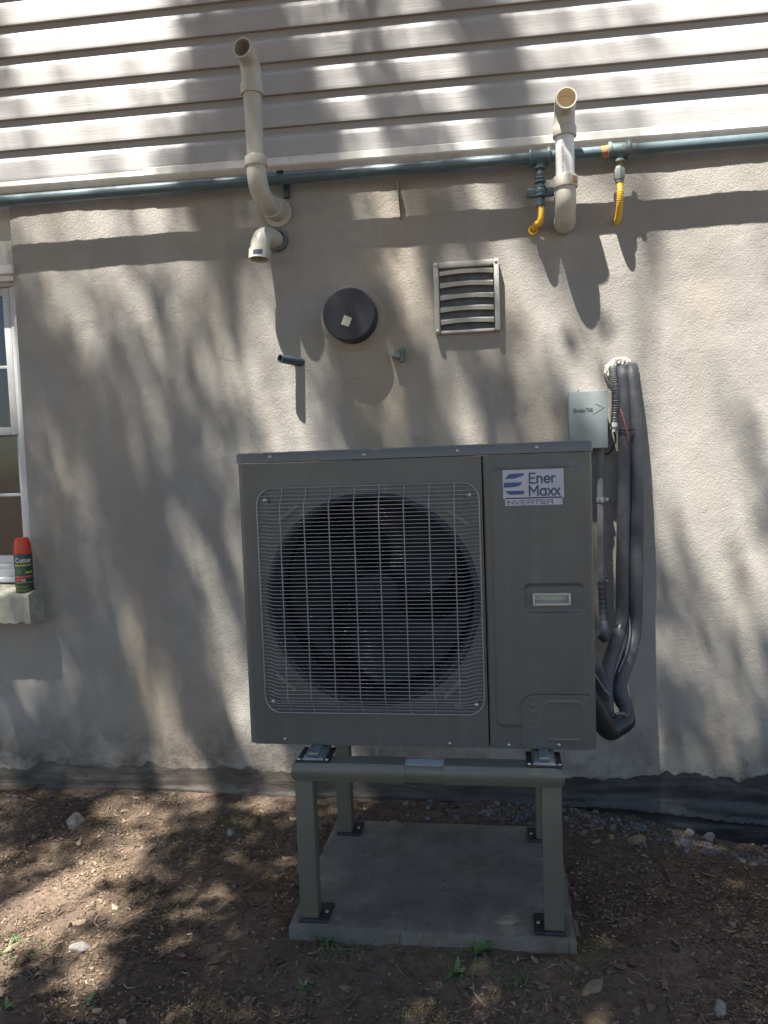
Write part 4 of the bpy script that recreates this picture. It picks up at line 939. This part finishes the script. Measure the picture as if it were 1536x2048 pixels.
def leaf_strip(mb, base, d, L, wd, droop, up=Vector((0, 0, 1)), n=5):
    """a folded, drooping leaf"""
    d = d.normalized(); side = d.cross(up); side = side.normalized() if side.length > 1e-4 else Vector((1, 0, 0)); vs = []
    for i in range(n + 1):
        t_ = i / n; c_ = base + d * L * t_ - up * droop * L * t_ * t_; ww = wd * math.sin(math.pi * min(1, .12 + .88 * t_) ** .9) if t_ < 1 else .0004
        vs += [c_ - side * ww + up * ww * .4, c_, c_ + side * ww + up * ww * .4]
    fs = []
    for i in range(n):
        a = i * 3; fs += [(a, a + 1, a + 4, a + 3), (a + 1, a + 2, a + 5, a + 4)]
    mb.add(vs, fs, True)
def weed(px, py, kind, seed, lab, size=1.0):
    rs = random.Random(seed); p = atz(px, py, .01); p.z = ground_z(p.x, p.y) - .002; mb = MB()
    if kind == 'broad':
        for k in range(6):
            a = rs.uniform(0, 6.28); e = rs.uniform(.5, 1.3); leaf_strip(mb, p + Vector((rs.uniform(-.006, .006), rs.uniform(-.006, .006), 0)), Vector((math.cos(a), math.sin(a), e * 1.1)), size * rs.uniform(.035, .065), size * rs.uniform(.007, .011), rs.uniform(.1, .5))
        for k in range(12):
            a = rs.uniform(0, 6.28); leaf_strip(mb, p + Vector((rs.uniform(-.025, .025), rs.uniform(-.02, .02), 0)), Vector((math.cos(a), math.sin(a), .6)), size * rs.uniform(.03, .08), .0022, rs.uniform(.4, .9))
    elif kind == 'grass':
        for k in range(46):
            a = rs.uniform(0, 6.28); q = p + Vector((rs.gauss(0, .035), rs.gauss(0, .026), 0)) * size; q.z = ground_z(q.x, q.y) - .002
            leaf_strip(mb, q, Vector((math.cos(a), math.sin(a), rs.uniform(.5, 1.4))), size * rs.uniform(.022, .060), .0013, rs.uniform(.3, .9), n=4)
    else:
        for k in range(260):
            r = size * .05 * math.sqrt(rs.random()); a = rs.uniform(0, 6.28); q = p + Vector((r * math.cos(a) * 1.5, r * math.sin(a), 0)); q.z = ground_z(q.x, q.y) + .004 * (1 - r / (size * .05)) - .001; a = rs.uniform(0, 6.28)
            leaf_strip(mb, q, Vector((math.cos(a), math.sin(a), rs.uniform(.4, 2))), rs.uniform(.004, .010), .0013, .2, n=2)
    nm, m, cat = {'broad': ('weed', 'weed', 'weed'), 'grass': ('grass_tuft', 'weed', 'grass'), 'moss': ('moss_patch', 'moss', 'moss')}[kind]
    tag(obj(nm, mb, M[m], None, fixn=False), lab, cat)
weed(650, 1892, 'broad', 1, 'leafy green weed growing against the front edge of the slab near the left leg')
weed(957, 1918, 'broad', 2, 'broad-leaved green weed at the middle of the slab front edge', 1.1)
weed(915, 1955, 'broad', 3, 'low spreading green weed in front of the broad-leaved one', .9)
weed(690, 1905, 'grass', 4, 'wispy grass tuft along the slab front beside a leafy weed', 1.1)
weed(1010, 1965, 'grass', 5, 'thin grass tuft in the litter right of the spreading weed', 1.0)
weed(22, 1895, 'grass', 6, 'sparse grass tuft at the shaded edge of the bare soil', 1.1)
weed(178, 2002, 'broad', 7, 'small green seedling in litter below the flat grey stone', .55)
weed(12, 2020, 'broad', 8, 'small round-leaved seedling at the edge of the mossy ground', .55)
weed(285, 1783, 'moss', 9, 'yellow-green moss clump in the sunlit soil', 1.0)
weed(390, 2030, 'moss', 10, 'dull green moss patch in litter with twigs', 1.3)
weed(850, 2035, 'moss', 11, 'dark moss patch below the spreading weed', 1.2)
weed(612, 1975, 'broad', 12, 'tiny pale green seedling below the slab corner', .45)
weed(1010, 1640, 'grass', 13, 'short dry grass tuft behind the slab near the wall', .8)

def ico(sub):
    bm = bmesh.new(); bmesh.ops.create_icosphere(bm, subdivisions=sub, radius=1); V = np.array([v.co[:] for v in bm.verts]); Fc = np.array([[v.index for v in f.verts] for f in bm.faces]); bm.free(); return V, Fc
IV, IF = ico(1)
def scatter_stones(name, pts, sizes, mat, lab, cat, flat=.7):
    N = len(pts); V = np.repeat(IV[None], N, 0); V = V * RNG.uniform(.62, 1.25, (N, len(IV), 1)); V = V * (sizes[:, None, None] * RNG.uniform(.6, 1.3, (N, 1, 3)) * np.array([1, 1, flat]))
    a = RNG.uniform(0, 6.28, N); c_, s_ = np.cos(a)[:, None], np.sin(a)[:, None]
    X = V[..., 0] * c_ - V[..., 1] * s_; Y = V[..., 0] * s_ + V[..., 1] * c_; V = np.stack([X, Y, V[..., 2]], -1) + pts[:, None, :]
    Fc = (IF[None] + (np.arange(N) * len(IV))[:, None, None]).reshape(-1, 3)
    me = bpy.data.meshes.new(name); me.from_pydata(V.reshape(-1, 3).tolist(), [], Fc.tolist()); me.materials.append(mat); o = link(bpy.data.objects.new(name, me), None, (0, 0, 0)); o['kind'] = 'stuff'; tag(o, lab, cat); return o
def on_slab(x, y, m=.004): return (S0 - m < x < S1 + m) and (T0 - m < y < T1 + m)
pts, sz = [], []
rs = random.Random(21)
while len(pts) < 1500:                            # crushed stone along the foot of the wall
    x = rs.uniform(-1.7, 1.5); yc = .655 - .115 * smooth(.55, 1.1, x); y = rs.gauss(yc, .05)
    dens = .03 + .97 * smooth(-.15, .25, x) * (1 - .6 * smooth(.9, 1.2, x))
    if rs.random() > dens or y > YW - .012 or on_slab(x, y, .01): continue
    s = rs.choice((.002, .0025, .003, .004, .004, .005, .006, .008, .013)) * rs.uniform(.8, 1.2); pts.append((x, y, ground_z(x, y) + s * rs.uniform(-.3, .4))); sz.append(s)
scatter_stones('crushed_stone', np.array(pts), np.array(sz), M['gravel'], 'strip of blue-grey crushed stone along the foot of the wall', 'gravel')
pts, sz = [], []
while len(pts) < 5200:
    x = rs.uniform(-2.0, 1.35); y = rs.uniform(-.75, .73)
    if on_slab(x, y, .006): continue
    s = rs.choice((.0018, .0022, .003, .003, .004, .005, .007)) * rs.uniform(.8, 1.3); pts.append((x, y, ground_z(x, y) + s * .25)); sz.append(s)
scatter_stones('pebbles', np.array(pts), np.array(sz), M['pebble'], 'small brown pebbles and clods scattered over the soil', 'pebbles')
# chips, needles and twigs
def litter(name, N, Lr, wr, lab, curl, region, dens=None):
    V, Fc, S = [], [], []; k = 0; rs = random.Random(hash(name) % 1000 if False else len(name))
    x0, x1, y0, y1 = region
    while k < N:
        x = rs.uniform(x0, x1); y = rs.uniform(y0, y1)
        if on_slab(x, y, .004) and rs.random() > .015: continue
        if dens and rs.random() > dens(x, y): continue
        L = rs.uniform(*Lr) * rs.choice((.6, .8, 1, 1.2)); wd = rs.uniform(*wr); a = rs.uniform(0, math.pi); b = a + rs.gauss(0, curl)
        zz = SLAB_T if on_slab(x, y) else ground_z(x, y); P = []
        for t_ in (-.5, 0, .5):
            ang = a + (b - a) * t_; px_, py_ = x + math.cos(ang) * L * t_, y + math.sin(ang) * L * t_
            pz = (ground_z(px_, py_) if not on_slab(px_, py_) else SLAB_T) + .0012 + rs.uniform(0, .0035)
            P.append((px_, py_, pz, ang))
        o = len(V); tilt = rs.gauss(0, .45)
        for (px_, py_, pz, ang), ws in zip(P, (.65, 1, .5)):
            nx, ny = -math.sin(ang) * wd * ws, math.cos(ang) * wd * ws; dz = math.sin(tilt) * wd * ws
            V += [(px_ - nx, py_ - ny, pz - dz), (px_, py_, pz + wd * .5), (px_ + nx, py_ + ny, pz + dz)]
        for j in (0, 3): Fc += [(o + j, o + j + 1, o + j + 4, o + j + 3), (o + j + 1, o + j + 2, o + j + 5, o + j + 4)]
        S += [min(1, max(0, rs.betavariate(1.3, 2.2)))] * 9; k += 1
    me = bpy.data.meshes.new(name); me.from_pydata(V, [], Fc); at_ = me.attributes.new('shade', 'FLOAT', 'POINT'); at_.data.foreach_set('value', S); me.materials.append(M['litter'])
    o = link(bpy.data.objects.new(name, me), None, (0, 0, 0)); o['kind'] = 'stuff'; tag(o, lab, 'litter')
def ld(x, y): return .12 + .88 * smooth(-.2, .25, mn.noise((x * 3.1, y * 3.1, 11)) + .4 * mn.noise((x * 9, y * 9, 4))) * (1 - .6 * smooth(.35, .6, y))
litter('wood_chips', 19000, (.004, .016), (.0010, .0034), 'brown wood chips and bark scraps covering the soil', .5, (-2.0, 1.35, -.75, .72), ld)
litter('needle_litter', 8000, (.015, .05), (.0006, .0012), 'dry needles and thin stalks strewn over the soil', .8, (-2.0, 1.35, -.75, .72), ld)
litter('dead_leaves', 420, (.016, .042), (.004, .010), 'curled dead leaves and bark flakes lying on the soil', .5, (-2.0, 1.35, -.75, .70))
litter('fallen_twigs', 170, (.05, .13), (.0012, .0024), 'pale fallen twigs lying on the soil', .9, (-2.0, 1.35, -.7, .70))

# ------------------------------------------------------------------ the tree whose crown shades the wall (stands behind the photographer)
TRUNK = Vector((-3.4, -5.6, 0))
def sunpt(u, v, t_): return Vector((u, YW, v)) + SUN * t_       # a place t_ metres out from the wall on the sun ray that lands at (u, v)
UN = [-3, -1.7, -1.48, -1.3, -1.05, -.85, -.66, -.45, -.15, .2, .42, .65, .85, 1.1, 1.5, 3]
CROWN = [  # how thick the crown is, by where its shade lands: height on the wall, then one value per step of UN
 (3.9, [1, .3, .05, .0, .0, .1, 1.0, 1.5, 1.3, 1.2, .5, .1, .1, .1, .3, 1]),
 (2.9, [1, .5, .3, .0, .0, .0, 2.6, 1.6, 1.1, 1.3, .5, .06, .03, .03, .2, 1]),
 (2.45, [1, .5, .5, .0, .0, .0, 4.2, 2.2, 1.3, 1.2, .35, .05, .03, .03, .2, 1]),
 (2.1, [1, .6, .6, .4, .0, .0, 1.9, 2.8, 1.9, 1.0, .10, .0, .03, .03, .2, 1]),
 (1.8, [1, 1, .9, 1.2, .9, .45, .8, 1.3, .9, 1.0, .3, .03, .05, .1, .3, 1]),
 (1.45, [1, .8, .8, 1.4, 1.6, 1.0, .6, .9, .6, .8, .6, .25, .15, .2, .4, 1]),
 (1.1, [1, .9, 1.0, 1.2, 1.5, 1.3, 1.0, 1.0, 1.0, .9, .6, .5, .25, .25, .5, 1]),
 (.7, [1, 1, .7, 1.3, 1.2, 1.1, .9, 1.0, 1.0, 1.0, .9, .8, .4, .5, .8, 1.2]),
 (.4, [1, 1, .8, 1.0, .5, 1.0, .8, 1.3, 1.5, 1.5, 1.6, 1.4, 1.0, 1.8, 2.2, 2]),
 (.1, [1.5, 1.5, 1.7, 1.3, .9, 1.4, .7, .6, 1.2, 2.5, 2.5, 2.5, 2.5, 3, 3, 2]),
 (-.35, [2, 2, 2, 2, 1.5, 1.4, .9, 1.2, 2.5, 3.2, 3.2, 3.2, 2.6, 1.4, 2.5, 2]),
 (-.75, [2, 2, 2.2, 2, 1.6, 1.8, 2.2, 2.2, 2.4, 3.0, 3.2, 3.2, 3.2, 2.4, 3, 2]),
 (-1.1, [2, 2, 2, 1.6, .0, .0, 1.8, 2.6, 3, 4, 4, 4, 4, 3.2, 3, 2]),
 (-1.45, [2, 2, 2, 1.5, .4, .0, 1.0, 2.0, 2.6, 4, 4, 4, 4, 3.5, 3, 2]),
 (-1.8, [2, 2, 2, 1.5, .6, .0, .1, .0, .6, 3, 4, 4, 4, 3.5, 3, 2]),
 (-2.15, [2, 2, 2, 2, 1, .4, .0, .0, 1.6, 3, 3.5, 3.5, 3.5, 3, 3, 2]),
 (-2.6, [2, 2, 2, 2, 1.6, 1.4, 1.2, 1.5, 2, 2.4, 2.4, 2.4, 2.6, 2.6, 2, 2]),
 (-3.4, [2, 2, 2, 2, 2, 2, 2, 2, 2, 2, 2, 2, 2, 2, 2, 2]), (-5, [1] * 16)]
VN = [c_[0] for c_ in CROWN]
def dens(u, v):
    j = next((k for k in range(len(VN) - 1) if VN[k] >= v >= VN[k + 1]), None)
    if j is None: return .6
    f = (VN[j] - v) / (VN[j] - VN[j + 1]); return float(np.interp(u, UN, CROWN[j][1]) * (1 - f) + np.interp(u, UN, CROWN[j + 1][1]) * f)
tree = thing('shade_tree', TRUNK, 'broad leafy tree behind the photographer, casting dappled shade on the wall', 'tree')
KD = .2; rs = random.Random(5); clumps = []
for _ in range(24000):
    u = rs.uniform(-3.2, 3.6); v = rs.uniform(-6.2, 4.0)
    dd = dens(u, v); n_ = .5 + .85 * mn.noise((u * 5.5 + v * 2.0, v * .6, 2)) + .75 * mn.noise((u * 10 + v * 3.8, v * 1.0, 7))
    dd *= (.04 + 2.3 * max(0, min(1, n_)) ** 1.8) if dd < 2 else 1
    if 0 < v < 2.2 and u < .35: dd *= 1.5
    if v >= 2.2 and -.8 < u < .4: dd *= 2.3
    if u < -1.4 and .6 < v < 2.1: dd *= 1.5
    if rs.random() < dd * KD: clumps.append(sunpt(u, v, max(rs.uniform(2.3, 3.6) if rs.random() < .94 else rs.uniform(1.4, 2.2), (3.5 - v) / 2.6)))
LV, LF = [], []
for c in clumps:
    hang = Vector((rs.gauss(.40, .10), rs.gauss(0, .06), -1)).normalized(); ln = rs.uniform(.18, .42)
    for k in range(rs.randint(10, 15)):
        p = c + hang * rs.uniform(-ln, ln) + Vector((rs.gauss(0, .026), rs.gauss(0, .026), rs.gauss(0, .03))); d = Vector((rs.gauss(0, 1), rs.gauss(0, 1), rs.gauss(-.6, .7))).normalized(); s_ = d.cross(Vector((rs.gauss(0, 1), rs.gauss(0, 1), rs.gauss(0, 1)))).normalized(); L = rs.uniform(.045, .085); wd = L * .30
        o = len(LV); LV += [p, p + d * L * .5 + s_ * wd, p + d * L, p + d * L * .5 - s_ * wd]; LF += [(o, o + 1, o + 2, o + 3)]
for _ in range(5200):                             # the rest of the crown, out over the garden
    d = Vector((rs.gauss(0, 1), rs.gauss(0, 1), rs.gauss(0, 1))).normalized() * (rs.random() ** .4); c = TRUNK + Vector((1.9 + d.x * 5.2, .2 + d.y * 3.6, 7.4 + d.z * 4.6))
    t_ = YW - c.y; v = c.z - SUN.z * t_
    if v > -3.3 and -3.2 < c.x + .6 * t_ < 3.4: continue
    if c.z < 2.7 or c.y > -1.2: continue
    for k in range(9):
        p = c + Vector((rs.gauss(0, .13), rs.gauss(0, .13), rs.gauss(0, .10))); d2 = Vector((rs.gauss(0, 1), rs.gauss(0, 1), rs.gauss(-.5, .6))).normalized(); s_ = d2.cross(Vector((rs.gauss(0, 1), rs.gauss(0, 1), rs.gauss(0, 1)))).normalized(); L = rs.uniform(.07, .12); wd = L * .32
        o = len(LV); LV += [p, p + d2 * L * .5 + s_ * wd, p + d2 * L, p + d2 * L * .5 - s_ * wd]; LF += [(o, o + 1, o + 2, o + 3)]
me = bpy.data.meshes.new('crown'); me.from_pydata([tuple(x) for x in LV], [], LF); me.materials.append(M['leaf'])
link(bpy.data.objects.new('crown', me), tree, (0, 0, 0))
mb = MB(); P = catmull([TRUNK + Vector((0, 0, -.3)), TRUNK + Vector((.1, .1, 2.5)), TRUNK + Vector((.25, .35, 5.5)), TRUNK + Vector((.6, .8, 8.5)), TRUNK + Vector((.8, 1.2, 11.5)), TRUNK + Vector((1.0, 1.5, 14))], 6)
mb.tube(P, [.30 - .27 * i / (len(P) - 1) for i in range(len(P))], 12); obj('trunk', mb, M['bark'], tree)
cl = [c for c in clumps]; rs.shuffle(cl)
heads = []
for c in cl:                                      # limb ends spread through the crown
    if all((c - h).length > .95 for h in heads): heads.append(c)
for h in heads[:34]:
    zz = max(2.4, h.z - rs.uniform(.6, 2.0) - .35 * (h.xy - TRUNK.xy).length); b0 = min(P, key=lambda q: abs(q.z - zz)); mid = b0.lerp(h, .5) + Vector((rs.gauss(0, .15), rs.gauss(0, .15), .35)); Q = catmull([b0, mid, h], 6)
    mb = MB(); mb.tube(Q, [.040 - .034 * i / (len(Q) - 1) for i in range(len(Q))], 6); obj('limb', mb, M['bark'], tree)
mb = MB()
for c in clumps:
    h = min(heads[:34], key=lambda q: (q - c).length)
    if (h - c).length < .75: mb.tube([h, h.lerp(c, .5) + Vector((0, 0, .04)), c], [.004, .003, .0015], 3, False)
tw = obj('twigs', mb, M['bark'], tree, fixn=False); tw['kind'] = 'stuff'
print('clumps', len(clumps), 'leaves', len(LF))
